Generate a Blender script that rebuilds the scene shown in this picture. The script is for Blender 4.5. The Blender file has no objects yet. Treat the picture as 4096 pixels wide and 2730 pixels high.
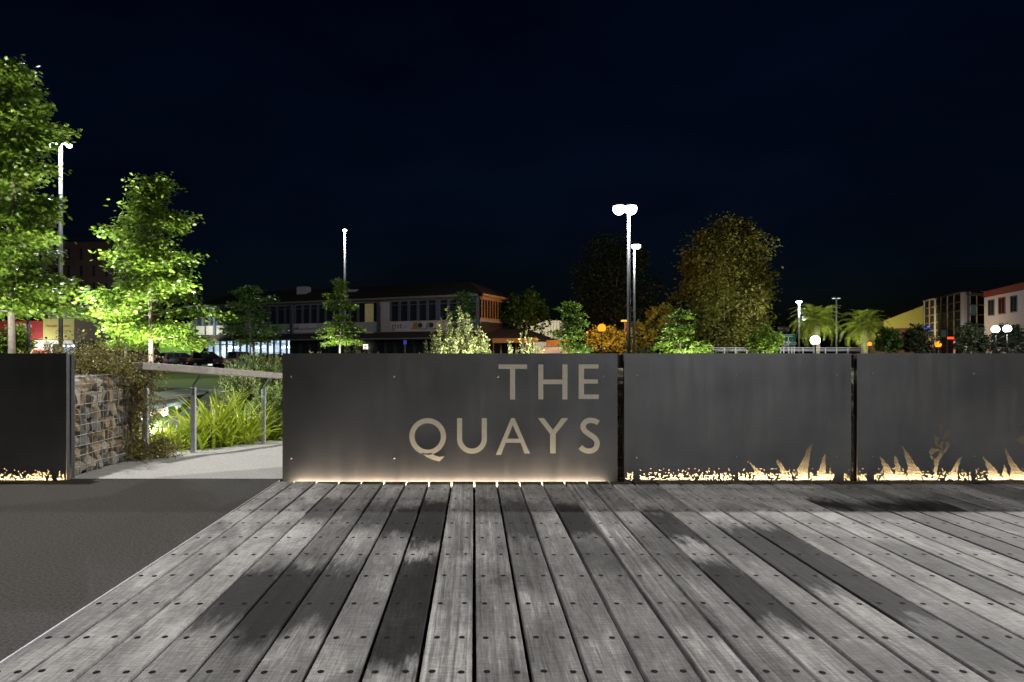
import bpy, math, random
import numpy as np
from mathutils import Vector, Matrix

# ---------------------------------------------------------------- scene, camera, sky, sun, exposure
S = bpy.context.scene
COL = S.collection
CAM_H, FPX, VPX, VPY = 0.895, 2730.667, 1897.0, 1415.0
cam_d = bpy.data.cameras.new("camera"); cam = bpy.data.objects.new("camera", cam_d); COL.objects.link(cam)
cam.location = (0, 0, CAM_H); cam.rotation_euler = (math.pi/2, 0, 0)
cam_d.sensor_width = 36; cam_d.lens = 24
cam_d.shift_x = (2048-VPX)/4096; cam_d.shift_y = (VPY-1365)/4096
cam_d.clip_start = 0.02; cam_d.clip_end = 3000
S.camera = cam

W = bpy.data.worlds.new("World"); S.world = W; W.use_nodes = True
wn, wl = W.node_tree.nodes, W.node_tree.links
bgn = wn["Background"]
sky = wn.new("ShaderNodeTexSky"); sky.sky_type = 'NISHITA'; sky.sun_disc = False
sky.sun_elevation = math.radians(2.0); sky.sun_rotation = math.radians(200)
tint = wn.new("ShaderNodeMix"); tint.data_type = 'RGBA'; tint.blend_type = 'MULTIPLY'; tint.inputs[0].default_value = 1
tint.inputs[7].default_value = (0.09, 0.22, 0.75, 1)
wl.new(sky.outputs[0], tint.inputs[6]); wtc = wn.new("ShaderNodeTexCoord"); wnz = wn.new("ShaderNodeTexNoise"); wnz.inputs["Scale"].default_value = 2.6; wnz.inputs["Detail"].default_value = 6; wnz.inputs["Roughness"].default_value = .55
wmp = wn.new("ShaderNodeMapping"); wmp.inputs["Scale"].default_value = (1, 1, 2.6); wl.new(wtc.outputs["Generated"], wmp.inputs[0]); wl.new(wmp.outputs[0], wnz.inputs["Vector"])
wr = wn.new("ShaderNodeValToRGB"); wr.color_ramp.elements[0].position = .35; wr.color_ramp.elements[1].position = .72
wr.color_ramp.elements[0].color = (.72, .72, .78, 1); wr.color_ramp.elements[1].color = (1.35, 1.45, 1.4, 1); wl.new(wnz.outputs["Fac"], wr.inputs[0])
cl = wn.new("ShaderNodeMix"); cl.data_type = 'RGBA'; cl.blend_type = 'MULTIPLY'; cl.inputs[0].default_value = 1; wl.new(tint.outputs[2], cl.inputs[6]); wl.new(wr.outputs[0], cl.inputs[7]); wl.new(cl.outputs[2], bgn.inputs[0])
bgn.inputs[1].default_value = 0.0068

sun_d = bpy.data.lights.new("moonlight", 'SUN'); sun_d.energy = 0.004; sun_d.angle = math.radians(0.5)
sun_d.color = (0.8, 0.88, 1.0)
sun = bpy.data.objects.new("moonlight", sun_d); COL.objects.link(sun); sun.rotation_euler = (math.radians(50), 0, math.radians(200))

S.view_settings.view_transform = 'Standard'; S.view_settings.look = 'None'
S.view_settings.exposure = 0.0; S.view_settings.gamma = 1.0
S.cycles.use_denoising = True
S.cycles.adaptive_threshold = 0.004
S.cycles.sample_clamp_indirect = 4.0
S.cycles.max_bounces = 6
S.cycles.caustics_reflective = False; S.cycles.caustics_refractive = False

rng = np.random.default_rng(7); random.seed(7)

# ---------------------------------------------------------------- helpers
def X(u, d): return (u-VPX)*d/FPX
def Z(v, d): return CAM_H+(VPY-v)*d/FPX
def P(u, v, d): return Vector((X(u, d), d, Z(v, d)))
def sm(a): a = max(0.0, min(1.0, a)); return a*a*(3-2*a)

def nmat(name, col, rough=0.6, metal=0.0, var=0.25, scale=6.0, bump=0.0, bscale=60.0, emit=None, estr=0.0, spec=0.5, lo=.3, hi=.7):
    m = bpy.data.materials.new(name); m.use_nodes = True
    n, l = m.node_tree.nodes, m.node_tree.links
    b = n["Principled BSDF"]
    b.inputs["Roughness"].default_value = rough; b.inputs["Metallic"].default_value = metal
    b.inputs["Specular IOR Level"].default_value = spec
    tc = n.new("ShaderNodeTexCoord")
    if var > 0:
        nz = n.new("ShaderNodeTexNoise"); nz.inputs["Scale"].default_value = scale; nz.inputs["Detail"].default_value = 6; nz.inputs["Roughness"].default_value = 0.65
        l.new(tc.outputs["Object"], nz.inputs["Vector"])
        r = n.new("ShaderNodeValToRGB")
        r.color_ramp.elements[0].position = lo; r.color_ramp.elements[1].position = hi
        r.color_ramp.elements[0].color = tuple(c*(1-var) for c in col)+(1,)
        r.color_ramp.elements[1].color = tuple(min(1, c*(1+var)) for c in col)+(1,)
        l.new(nz.outputs["Fac"], r.inputs[0]); l.new(r.outputs[0], b.inputs["Base Color"])
    else:
        b.inputs["Base Color"].default_value = tuple(col)+(1,)
    if bump > 0:
        n2 = n.new("ShaderNodeTexNoise"); n2.inputs["Scale"].default_value = bscale; n2.inputs["Detail"].default_value = 5
        l.new(tc.outputs["Object"], n2.inputs["Vector"])
        bp = n.new("ShaderNodeBump"); bp.inputs["Strength"].default_value = bump; bp.inputs["Distance"].default_value = 0.01
        l.new(n2.outputs["Fac"], bp.inputs["Height"]); l.new(bp.outputs[0], b.inputs["Normal"])
    if emit:
        b.inputs["Emission Color"].default_value = tuple(emit)+(1,); b.inputs["Emission Strength"].default_value = estr
    return m

def glass_mat(name, tint_c=(0.02, 0.025, 0.03), rough=0.05, thru=0.0):
    m = bpy.data.materials.new(name); m.use_nodes = True
    n, l = m.node_tree.nodes, m.node_tree.links
    b = n["Principled BSDF"]; b.inputs["Base Color"].default_value = tint_c+(1,); b.inputs["Roughness"].default_value = rough
    if thru > 0:
        t = n.new("ShaderNodeBsdfTransparent"); mx = n.new("ShaderNodeMixShader"); mx.inputs[0].default_value = thru
        l.new(b.outputs[0], mx.inputs[1]); l.new(t.outputs[0], mx.inputs[2]); l.new(mx.outputs[0], n["Material Output"].inputs[0])
    return m

def leaf_mat(name, dark, light, trans=0.35, rough=0.38):
    m = bpy.data.materials.new(name); m.use_nodes = True
    n, l = m.node_tree.nodes, m.node_tree.links
    b = n["Principled BSDF"]; b.inputs["Roughness"].default_value = rough; b.inputs["Specular IOR Level"].default_value = 0.45
    a = n.new("ShaderNodeAttribute"); a.attribute_name = "tone"
    r = n.new("ShaderNodeValToRGB"); r.color_ramp.elements[0].color = tuple(dark)+(1,); r.color_ramp.elements[1].color = tuple(light)+(1,)
    l.new(a.outputs["Fac"], r.inputs[0]); l.new(r.outputs[0], b.inputs["Base Color"])
    t = n.new("ShaderNodeBsdfTranslucent"); l.new(r.outputs[0], t.inputs[0])
    mx = n.new("ShaderNodeMixShader"); mx.inputs[0].default_value = trans
    l.new(b.outputs[0], mx.inputs[1]); l.new(t.outputs[0], mx.inputs[2]); l.new(mx.outputs[0], n["Material Output"].inputs[0])
    return m

def emat(name, col, s):
    m = bpy.data.materials.new(name); m.use_nodes = True
    n, l = m.node_tree.nodes, m.node_tree.links
    e = n.new("ShaderNodeEmission"); e.inputs[0].default_value = tuple(col)+(1,); e.inputs[1].default_value = s
    l.new(e.outputs[0], n["Material Output"].inputs[0]); return m

def tag(o, label=None, cat=None, group=None, kind=None):
    if label: o["label"] = label
    if cat: o["category"] = cat
    if group: o["group"] = group
    if kind: o["kind"] = kind
    return o

def wloc(o):
    v = Vector((0, 0, 0))
    while o is not None: v = v+o.location; o = o.parent
    return v

def empty(name, loc, label=None, cat=None, group=None, parent=None):
    o = bpy.data.objects.new(name, None); COL.objects.link(o); o.empty_display_size = 0.1
    o.location = Vector(loc)-(wloc(parent) if parent else Vector((0, 0, 0)))
    if parent: o.parent = parent
    return tag(o, label, cat, group)

def link(name, me, mat, parent=None, loc=None):
    o = bpy.data.objects.new(name, me); COL.objects.link(o)
    if mat and not me.materials: me.materials.append(mat)
    if parent: o.parent = parent
    if loc is not None: o.location = loc
    return o

class MB:
    def __init__(s): s.v = []; s.f = []
    def add(s, vs, fs):
        k = len(s.v); s.v += [tuple(p) for p in vs]; s.f += [tuple(i+k for i in f) for f in fs]; return s
    def pts8(s, p):
        return s.add(p, [(0, 3, 2, 1), (4, 5, 6, 7), (0, 1, 5, 4), (1, 2, 6, 5), (2, 3, 7, 6), (3, 0, 4, 7)])
    def box(s, x0, x1, y0, y1, z0, z1):
        return s.pts8([(x0, y0, z0), (x1, y0, z0), (x1, y1, z0), (x0, y1, z0), (x0, y0, z1), (x1, y0, z1), (x1, y1, z1), (x0, y1, z1)])
    def fbox(s, F, t0, t1, s0, s1, z0, z1):
        return s.pts8([F(t0, s0, z0), F(t1, s0, z0), F(t1, s1, z0), F(t0, s1, z0), F(t0, s0, z1), F(t1, s0, z1), F(t1, s1, z1), F(t0, s1, z1)])
    def tube(s, pts, rad, n=8, cap=True):
        pts = [Vector(p) for p in pts]
        if not hasattr(rad, '__len__'): rad = [rad]*len(pts)
        k = len(s.v); m = len(pts); ref = None
        for i, p in enumerate(pts):
            d = (pts[min(i+1, m-1)]-pts[max(i-1, 0)]).normalized()
            if ref is None: ref = d.orthogonal().normalized()
            a = (ref-d*ref.dot(d)).normalized(); b = d.cross(a); ref = a
            for j in range(n):
                t = 2*math.pi*j/n; s.v.append(tuple(p+(a*math.cos(t)+b*math.sin(t))*rad[i]))
        for i in range(m-1):
            for j in range(n):
                j2 = (j+1) % n; s.f.append((k+i*n+j, k+i*n+j2, k+(i+1)*n+j2, k+(i+1)*n+j))
        if cap: s.f.append(tuple(k+j for j in range(n))[::-1]); s.f.append(tuple(k+(m-1)*n+j for j in range(n)))
        return s
    def prism(s, poly, M, depth):
        # poly: 2-D outline, M(a, b, c) -> world
        n = len(poly); vs = [M(a, b, 0) for a, b in poly]+[M(a, b, depth) for a, b in poly]
        fs = [tuple(range(n))[::-1], tuple(range(n, 2*n))]+[(i, (i+1) % n, n+(i+1) % n, n+i) for i in range(n)]
        return s.add(vs, fs)
    def ell(s, c, r, seg=12, rings=7, z0=-1.0, z1=1.0):
        k = len(s.v)
        a0, a1 = math.asin(z0), math.asin(z1)
        for i in range(rings+1):
            a = a0+(a1-a0)*i/rings
            for j in range(seg):
                t = 2*math.pi*j/seg
                s.v.append((c[0]+r[0]*math.cos(a)*math.cos(t), c[1]+r[1]*math.cos(a)*math.sin(t), c[2]+r[2]*math.sin(a)))
        for i in range(rings):
            for j in range(seg):
                j2 = (j+1) % seg; s.f.append((k+i*seg+j, k+i*seg+j2, k+(i+1)*seg+j2, k+(i+1)*seg+j))
        return s
    def build(s, name, mat, parent=None, smooth=False, bevel=0.0):
        off = wloc(parent) if parent else Vector((0, 0, 0))
        me = bpy.data.meshes.new(name)
        me.from_pydata([(p[0]-off.x, p[1]-off.y, p[2]-off.z) for p in s.v], [], s.f); me.update()
        if smooth: me.polygons.foreach_set("use_smooth", [True]*len(me.polygons))
        o = link(name, me, mat, parent)
        if bevel > 0:
            bv = o.modifiers.new("bevel", 'BEVEL'); bv.width = bevel; bv.segments = 2; bv.limit_method = 'ANGLE'
        return o

def text_mesh(txt, size, shear=0.0):
    c = bpy.data.curves.new("t", 'FONT'); c.body = txt; c.size = size; c.shear = shear; c.align_x = 'CENTER'; c.align_y = 'CENTER'
    c.resolution_u = 3
    o = bpy.data.objects.new("t", c); COL.objects.link(o)
    dg = bpy.context.evaluated_depsgraph_get(); me = bpy.data.meshes.new_from_object(o.evaluated_get(dg))
    vs = [tuple(v.co) for v in me.vertices]; fs = [tuple(p.vertices) for p in me.polygons]
    bpy.data.objects.remove(o); bpy.data.curves.remove(c); bpy.data.meshes.remove(me)
    return vs, fs

def lettering(txt, size, M, mat, parent, name="lettering", shear=0.0):
    vs, fs = text_mesh(txt, size, shear)
    mb = MB(); mb.add([M(a, b, 0) for a, b, c in vs], fs); return mb.build(name, mat, parent)

def fast_mesh(name, verts, tris, tone=None):
    me = bpy.data.meshes.new(name)
    me.vertices.add(len(verts)); me.vertices.foreach_set("co", np.ascontiguousarray(verts, dtype=np.float32).ravel())
    me.loops.add(tris.size); me.loops.foreach_set("vertex_index", tris.ravel().astype(np.int32))
    me.polygons.add(len(tris)); me.polygons.foreach_set("loop_start", np.arange(0, tris.size, 3, dtype=np.int32))
    me.polygons.foreach_set("loop_total", np.full(len(tris), 3, dtype=np.int32))
    if tone is not None:
        a = me.attributes.new("tone", 'FLOAT', 'POINT'); a.data.foreach_set("value", tone.astype(np.float32))
    me.update(calc_edges=True); return me

OAK_V = np.array([(0, 0, 0), (.1, .2, .02), (.36, .27, -.02), (.13, .42, .02), (.42, .62, -.05), (.13, .7, .0), (.17, .86, -.03), (0, 1.02, -.08),
                  (-.17, .86, -.03), (-.13, .7, 0), (-.42, .62, -.05), (-.13, .42, .02), (-.36, .27, -.02), (-.1, .2, .02)])
OAK_F = np.array([(0, 1, 13), (1, 2, 3), (1, 3, 13), (13, 3, 11), (13, 11, 12), (3, 4, 5), (3, 5, 11), (11, 5, 9), (11, 9, 10), (5, 6, 9), (9, 6, 8), (6, 7, 8)])
OV_V = np.array([(0, 0, 0), (.2, .3, .03), (.17, .7, .02), (0, 1, -.06), (-.17, .7, .02), (-.2, .3, .03)])
OV_F = np.array([(0, 1, 5), (1, 2, 5), (5, 2, 4), (2, 3, 4)])
DI_V = np.array([(0, 0, 0), (.38, .42, .05), (0, 1, -.05), (-.38, .55, .05)]); DI_F = np.array([(0, 1, 2), (0, 2, 3)])
ND_V = np.array([(0, 0, 0), (.09, .4, .02), (0, 1, 0.0), (-.09, .4, .02)]); ND_F = DI_F

def unit(a): return a/np.maximum(1e-9, np.linalg.norm(a, axis=-1, keepdims=True))

def leaves(name, C, D, size, tmpl, mat, parent, tone=None, updown=0.6):
    V, F = tmpl; N = len(C); off = wloc(parent) if parent else Vector((0, 0, 0))
    C = np.asarray(C)-np.array(off)
    D = unit(np.asarray(D)+rng.normal(0, .35, (N, 3)))
    Nn = rng.normal(0, 1, (N, 3)); Nn[:, 2] = np.abs(Nn[:, 2])+updown
    Nn = unit(Nn-D*np.sum(Nn*D, 1, keepdims=True)); Wd = np.cross(D, Nn)
    sz = np.asarray(size).reshape(-1, 1, 1) if hasattr(size, '__len__') else size*rng.uniform(.7, 1.25, (N, 1, 1))
    vv = C[:, None, :]+sz*(V[None, :, 0:1]*Wd[:, None]+V[None, :, 1:2]*D[:, None]+V[None, :, 2:3]*Nn[:, None])
    ff = F[None]+(np.arange(N)*len(V))[:, None, None]
    if tone is None: tone = rng.uniform(0, 1, N)
    me = fast_mesh(name, vv.reshape(-1, 3), ff.reshape(-1, 3), np.repeat(tone, len(V)))
    return link(name, me, mat, parent)

KL = {'led_strip_light': 1.0, 'lamp_light': 1.1, 'walkway_light': 5.0, 'tube_light': 1.7}
def light(name, kind, loc, power, color=(1, 1, 1), target=None, size=0.1, angle=90, blend=0.6, parent=None, sx=None, sy=None):
    d = bpy.data.lights.new(name, kind); d.energy = power*KL.get(name, 3.0); d.color = color
    if kind == 'SPOT': d.spot_size = math.radians(angle); d.spot_blend = blend; d.shadow_soft_size = size
    elif kind == 'POINT': d.shadow_soft_size = size
    elif kind == 'AREA': d.shape = 'RECTANGLE'; d.size = sx; d.size_y = sy; d.spread = math.radians(angle)
    o = bpy.data.objects.new(name, d); COL.objects.link(o); o.location = loc
    if target is not None: o.rotation_euler = (Vector(target)-Vector(loc)).to_track_quat('-Z', 'Y').to_euler()
    if parent: o.location = Vector(loc)-wloc(parent); o.parent = parent
    return o

# ---------------------------------------------------------------- materials
M_white = nmat("white_paint", (.72, .72, .72), .6, var=.06)
M_offw = nmat("pale_render", (.42, .40, .40), .8, var=.1, scale=1.5, bump=.1)
M_dark = nmat("dark_paint", (.022, .023, .026), .7, var=.15)
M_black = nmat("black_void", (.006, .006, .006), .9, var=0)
M_steel = nmat("galvanised_steel", (.42, .43, .44), .5, .35, var=.18, scale=14)
M_pole = nmat("pole_steel", (.10, .10, .105), .5, .4, var=.15, scale=5)
M_wire = nmat("gabion_wire", (.42, .42, .42), .45, .5, var=.2, scale=9)
M_bark = nmat("bark", (.16, .13, .10), .85, var=.35, scale=9, bump=.6, bscale=35)
M_twig = nmat("twig", (.11, .085, .06), .85, var=.3)
M_roof = nmat("dark_roof_tiles", (.035, .024, .022), .8, var=.3, scale=3)
M_glassd = glass_mat("dark_glass"); M_glasso = nmat("dull_office_glass", (.012, .014, .016), .45, var=.3, scale=.4, spec=.12); M_glassc = glass_mat("clear_glass", (.5, .55, .6), .03, .85)
M_frame = nmat("blue_grey_frame", (.07, .085, .13), .5, var=.1)
M_soil = nmat("bark_mulch", (.09, .062, .04), .95, var=.55, scale=45, bump=.9, bscale=70)

# terrain: lawn, soil and car park in one procedural material
def ground_material():
    m = bpy.data.materials.new("ground"); m.use_nodes = True
    n, l = m.node_tree.nodes, m.node_tree.links; b = n["Principled BSDF"]; b.inputs["Roughness"].default_value = .92
    g = n.new("ShaderNodeNewGeometry"); sp = n.new("ShaderNodeSeparateXYZ"); l.new(g.outputs["Position"], sp.inputs[0])
    nz = n.new("ShaderNodeTexNoise"); nz.inputs["Scale"].default_value = 25; nz.inputs["Detail"].default_value = 8; l.new(g.outputs["Position"], nz.inputs["Vector"])
    def ramp(c0, c1):
        r = n.new("ShaderNodeValToRGB"); r.color_ramp.elements[0].position = .35; r.color_ramp.elements[1].position = .65
        r.color_ramp.elements[0].color = c0+(1,); r.color_ramp.elements[1].color = c1+(1,); l.new(nz.outputs["Fac"], r.inputs[0]); return r
    soil = ramp((.05, .035, .022), (.13, .09, .06)); grass = ramp((.05, .09, .010), (.11, .17, .022)); road = ramp((.035, .035, .037), (.06, .06, .062))
    def step(a, w):
        mr = n.new("ShaderNodeMapRange"); mr.inputs[1].default_value = a-w; mr.inputs[2].default_value = a+w; l.new(sp.outputs[1], mr.inputs[0]); return mr
    def mix(f, a, c):
        x = n.new("ShaderNodeMix"); x.data_type = 'RGBA'; l.new(f.outputs[0], x.inputs[0]); l.new(a.outputs[2 if a.bl_idname == "ShaderNodeMix" else 0], x.inputs[6]); l.new(c.outputs[0], x.inputs[7]); return x
    x1 = mix(step(15, .3), soil, grass); x2 = mix(step(52, .2), x1, road)
    l.new(x2.outputs[2], b.inputs["Base Color"])
    bp = n.new("ShaderNodeBump"); bp.inputs["Strength"].default_value = .6; bp.inputs["Distance"].default_value = .03
    l.new(nz.outputs["Fac"], bp.inputs["Height"]); l.new(bp.outputs[0], b.inputs["Normal"]); return m

def wood_material():
    m = bpy.data.materials.new("weathered_deck_wood"); m.use_nodes = True
    n, l = m.node_tree.nodes, m.node_tree.links; b = n["Principled BSDF"]
    tc = n.new("ShaderNodeTexCoord"); oi = n.new("ShaderNodeObjectInfo"); geo = n.new("ShaderNodeNewGeometry")
    def math_(op, a, c=None):
        x = n.new("ShaderNodeMath"); x.operation = op
        for i, q in enumerate((a, c)):
            if q is None: continue
            if isinstance(q, (int, float)): x.inputs[i].default_value = q
            else: l.new(q, x.inputs[i])
        return x.outputs[0]
    off = n.new("ShaderNodeVectorMath"); off.operation = 'ADD'; l.new(tc.outputs["Object"], off.inputs[0])
    cb = n.new("ShaderNodeCombineXYZ"); l.new(math_('MULTIPLY', oi.outputs["Random"], 37.0), cb.inputs[0]); l.new(math_('MULTIPLY', oi.outputs["Random"], 91.0), cb.inputs[1]); l.new(cb.outputs[0], off.inputs[1])
    def noise(sc, detail, scale=1.0, rough=.6, dist=0.0):
        mp = n.new("ShaderNodeMapping"); mp.inputs["Scale"].default_value = sc; l.new(off.outputs[0], mp.inputs[0])
        x = n.new("ShaderNodeTexNoise"); x.inputs["Scale"].default_value = scale; x.inputs["Detail"].default_value = detail; x.inputs["Roughness"].default_value = rough; x.inputs["Distortion"].default_value = dist
        l.new(mp.outputs[0], x.inputs["Vector"]); return x.outputs["Fac"]
    fine = noise((160, 9, 20), 6, 1.0, .7)
    saw = noise((18, 95, 20), 5, 1.0, .7)
    broad = noise((5, 2.2, 5), 4, 1.0, .55, .6)
    # growth-ring streaks, strong on some boards only
    streak = noise((38, .75, 1), 3, 1.0, .5, .9)
    ga = n.new("ShaderNodeAttribute"); ga.attribute_type = 'OBJECT'; ga.attribute_name = "grain"
    wave = math_('MULTIPLY', math_('SUBTRACT', streak, .5), ga.outputs["Fac"])
    v = math_('ADD', math_('MULTIPLY', math_('SUBTRACT', fine, .5), .95), math_('MULTIPLY', math_('SUBTRACT', saw, .5), .6))
    v = math_('ADD', v, math_('MULTIPLY', math_('SUBTRACT', broad, .5), 1.05))
    v = math_('ADD', v, math_('MULTIPLY', wave, 1.0))
    v = math_('ADD', v, math_('MULTIPLY', math_('SUBTRACT', oi.outputs["Random"], .5), .30))
    v = math_('ADD', v, .5)
    r = n.new("ShaderNodeValToRGB"); e = r.color_ramp.elements
    e[0].position = .05; e[0].color = (.035, .033, .032, 1); e[1].position = .97; e[1].color = (.46, .455, .445, 1)
    k = e.new(.5); k.color = (.158, .156, .152, 1)
    crack = noise((210, 2.2, 10), 3, 1.0, .6, .3)
    cm = n.new("ShaderNodeMapRange"); cm.inputs[1].default_value = .66; cm.inputs[2].default_value = .72; cm.inputs[3].default_value = 0.0; cm.inputs[4].default_value = .3; l.new(crack, cm.inputs[0])
    v = math_('SUBTRACT', v, cm.outputs[0])
    l.new(v, r.inputs[0])
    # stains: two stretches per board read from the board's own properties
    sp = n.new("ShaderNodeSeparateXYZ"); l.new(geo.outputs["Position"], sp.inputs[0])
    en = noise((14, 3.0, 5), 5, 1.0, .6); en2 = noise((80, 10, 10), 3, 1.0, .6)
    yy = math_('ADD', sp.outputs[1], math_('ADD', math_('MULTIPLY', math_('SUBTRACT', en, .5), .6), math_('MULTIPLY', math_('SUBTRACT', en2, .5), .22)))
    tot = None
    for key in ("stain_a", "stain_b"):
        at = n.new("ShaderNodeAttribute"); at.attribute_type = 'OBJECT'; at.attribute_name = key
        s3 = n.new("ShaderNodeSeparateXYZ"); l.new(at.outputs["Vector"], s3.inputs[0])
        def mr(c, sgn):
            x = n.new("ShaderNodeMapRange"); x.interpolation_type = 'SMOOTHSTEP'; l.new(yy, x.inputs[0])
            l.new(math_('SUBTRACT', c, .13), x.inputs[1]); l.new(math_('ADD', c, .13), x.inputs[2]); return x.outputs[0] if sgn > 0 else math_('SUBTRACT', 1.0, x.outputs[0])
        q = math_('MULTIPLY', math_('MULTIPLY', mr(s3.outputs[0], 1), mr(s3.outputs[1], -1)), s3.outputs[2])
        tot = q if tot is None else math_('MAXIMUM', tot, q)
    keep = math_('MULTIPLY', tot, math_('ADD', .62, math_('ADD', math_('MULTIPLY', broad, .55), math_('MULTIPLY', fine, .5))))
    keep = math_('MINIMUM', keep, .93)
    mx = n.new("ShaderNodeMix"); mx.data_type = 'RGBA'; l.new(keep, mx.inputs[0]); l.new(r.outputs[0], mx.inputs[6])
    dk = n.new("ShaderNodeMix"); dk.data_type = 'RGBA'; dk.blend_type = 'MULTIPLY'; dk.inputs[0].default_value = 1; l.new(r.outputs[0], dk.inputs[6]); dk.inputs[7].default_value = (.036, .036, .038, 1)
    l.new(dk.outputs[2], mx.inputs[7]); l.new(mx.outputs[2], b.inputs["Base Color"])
    l.new(math_('SUBTRACT', .8, math_('MULTIPLY', tot, .08)), b.inputs["Roughness"])
    l.new(math_('SUBTRACT', .35, math_('MULTIPLY', tot, .24)), b.inputs["Specular IOR Level"])
    bp = n.new("ShaderNodeBump"); bp.inputs["Strength"].default_value = .5; bp.inputs["Distance"].default_value = .0022
    l.new(math_('ADD', math_('ADD', fine, math_('MULTIPLY', wave, .6)), math_('MULTIPLY', saw, .5)), bp.inputs["Height"]); l.new(bp.outputs[0], b.inputs["Normal"])
    return m

def panel_material():
    m = bpy.data.materials.new("charcoal_steel_sheet"); m.use_nodes = True
    n, l = m.node_tree.nodes, m.node_tree.links; b = n["Principled BSDF"]
    tc = n.new("ShaderNodeTexCoord")
    nz = n.new("ShaderNodeTexNoise"); nz.inputs["Scale"].default_value = 2.2; nz.inputs["Detail"].default_value = 5; l.new(tc.outputs["Object"], nz.inputs["Vector"])
    r = n.new("ShaderNodeValToRGB"); r.color_ramp.elements[0].position = .3; r.color_ramp.elements[1].position = .72
    r.color_ramp.elements[0].color = (.26, .265, .28, 1); r.color_ramp.elements[1].color = (.40, .40, .405, 1)
    l.new(nz.outputs["Fac"], r.inputs[0])
    n2 = n.new("ShaderNodeTexNoise"); n2.inputs["Scale"].default_value = 420; n2.inputs["Detail"].default_value = 2; l.new(tc.outputs["Object"], n2.inputs["Vector"])
    ms = n.new("ShaderNodeMapping"); ms.inputs["Scale"].default_value = (9, 9, .7); l.new(tc.outputs["Object"], ms.inputs[0])
    n3 = n.new("ShaderNodeTexNoise"); n3.inputs["Scale"].default_value = 1.6; n3.inputs["Detail"].default_value = 7; n3.inputs["Roughness"].default_value = .7; l.new(ms.outputs[0], n3.inputs["Vector"])
    rr = n.new("ShaderNodeMapRange"); rr.inputs[1].default_value = .35; rr.inputs[2].default_value = .68; rr.inputs[3].default_value = .345; rr.inputs[4].default_value = .42; l.new(n3.outputs["Fac"], rr.inputs[0]); l.new(rr.outputs[0], b.inputs["Roughness"])
    sp = n.new("ShaderNodeMix"); sp.data_type = 'RGBA'; sp.blend_type = 'OVERLAY'; sp.inputs[0].default_value = .45; l.new(r.outputs[0], sp.inputs[6]); l.new(n2.outputs["Fac"], sp.inputs[7])
    l.new(sp.outputs[2], b.inputs["Base Color"])
    b.inputs["Metallic"].default_value = .94
    bp = n.new("ShaderNodeBump"); bp.inputs["Strength"].default_value = .12; bp.inputs["Distance"].default_value = .002
    l.new(n2.outputs["Fac"], bp.inputs["Height"]); l.new(bp.outputs[0], b.inputs["Normal"]); return m

M_ground = ground_material(); M_wood = wood_material(); M_panel = panel_material()
M_asph = nmat("fine_asphalt", (.030, .026, .022), .66, var=.75, scale=85, bump=.7, bscale=110, spec=.3, lo=.4, hi=.62)
M_conc = nmat("exposed_concrete", (.335, .33, .315), .85, var=.22, scale=75, bump=.35, bscale=120, lo=.4, hi=.62)
M_letter = nmat("brushed_stainless", (.96, .88, .72), .42, .12, var=.08, scale=20)
M_rock = [nmat("stone_%d" % i, c, .9, var=.4, scale=16, bump=.8, bscale=40) for i, c in enumerate([(.22, .195, .145), (.27, .215, .13), (.15, .145, .13), (.30, .27, .205), (.23, .17, .10)])]
M_rail = nmat("weathered_timber_rail", (.31, .275, .245), .75, var=.2, scale=18, bump=.2)
M_led = emat("warm_led", (1.0, .56, .20), 3.0)
M_ledw = emat("cool_led", (1.0, 1.0, 1.0), 7.0)
M_sod = emat("sodium_lamp", (1.0, .34, .02), 1.7)
L_oak = leaf_mat("oak_leaf", (.05, .105, .010), (.165, .245, .026))
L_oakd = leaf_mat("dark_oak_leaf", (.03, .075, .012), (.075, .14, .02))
L_shrub = leaf_mat("variegated_leaf", (.10, .16, .03), (.36, .38, .13))
L_far = leaf_mat("elm_leaf", (.13, .135, .018), (.25, .24, .04), .3, .7)
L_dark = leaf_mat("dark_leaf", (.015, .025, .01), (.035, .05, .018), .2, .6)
L_creep = leaf_mat("creeper_leaf", (.12, .115, .025), (.36, .32, .09), .35)
L_hebe = leaf_mat("hebe_leaf", (.075, .14, .03), (.34, .43, .14), .3)
L_flax = leaf_mat("flax_leaf", (.14, .24, .012), (.50, .56, .06), .45, .33)
L_palm = leaf_mat("palm_leaf", (.03, .07, .006), (.19, .23, .03), .3)

# ---------------------------------------------------------------- the setting
def terr(x, y):
    z = -.3+.25*sm((y-5.0)/.4)
    far = -.25-.35*sm((y-20)/60)
    z = z+(far+.05)*sm((y-6)/4) if y > 5.4 else z
    dip = sm((y-7.6)/2.0)*(1-sm((y-16.5)/4.0))*sm((-2.9-x)/1.2)*(1 if x > -7.8 else 0)
    return z-.85*dip
xs = np.concatenate([np.linspace(-400, -16, 12), np.arange(-14, 10, .3), np.linspace(12, 400, 12)])
ys = np.concatenate([np.linspace(-40, 4.8, 6), np.arange(5.0, 22, .3), np.linspace(24, 90, 14), np.linspace(120, 900, 7)])
g = MB()
for y in ys:
    for x in xs: g.v.append((x, y, terr(x, y)))
nx = len(xs)
for j in range(len(ys)-1):
    for i in range(nx-1): g.f.append((j*nx+i, j*nx+i+1, (j+1)*nx+i+1, (j+1)*nx+i))
tag(g.build("ground", M_ground, smooth=True), kind="structure")

EDGE = -1.364
tag(MB().prism([(-14, -10), (EDGE-.008, -10), (EDGE-.008, 4.868), (-2.868, 4.868), (-2.868, 4.814), (-14, 4.814)], lambda a, b, c: (a, b, c-.12), .12).build("asphalt_path", M_asph), kind="structure")
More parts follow.
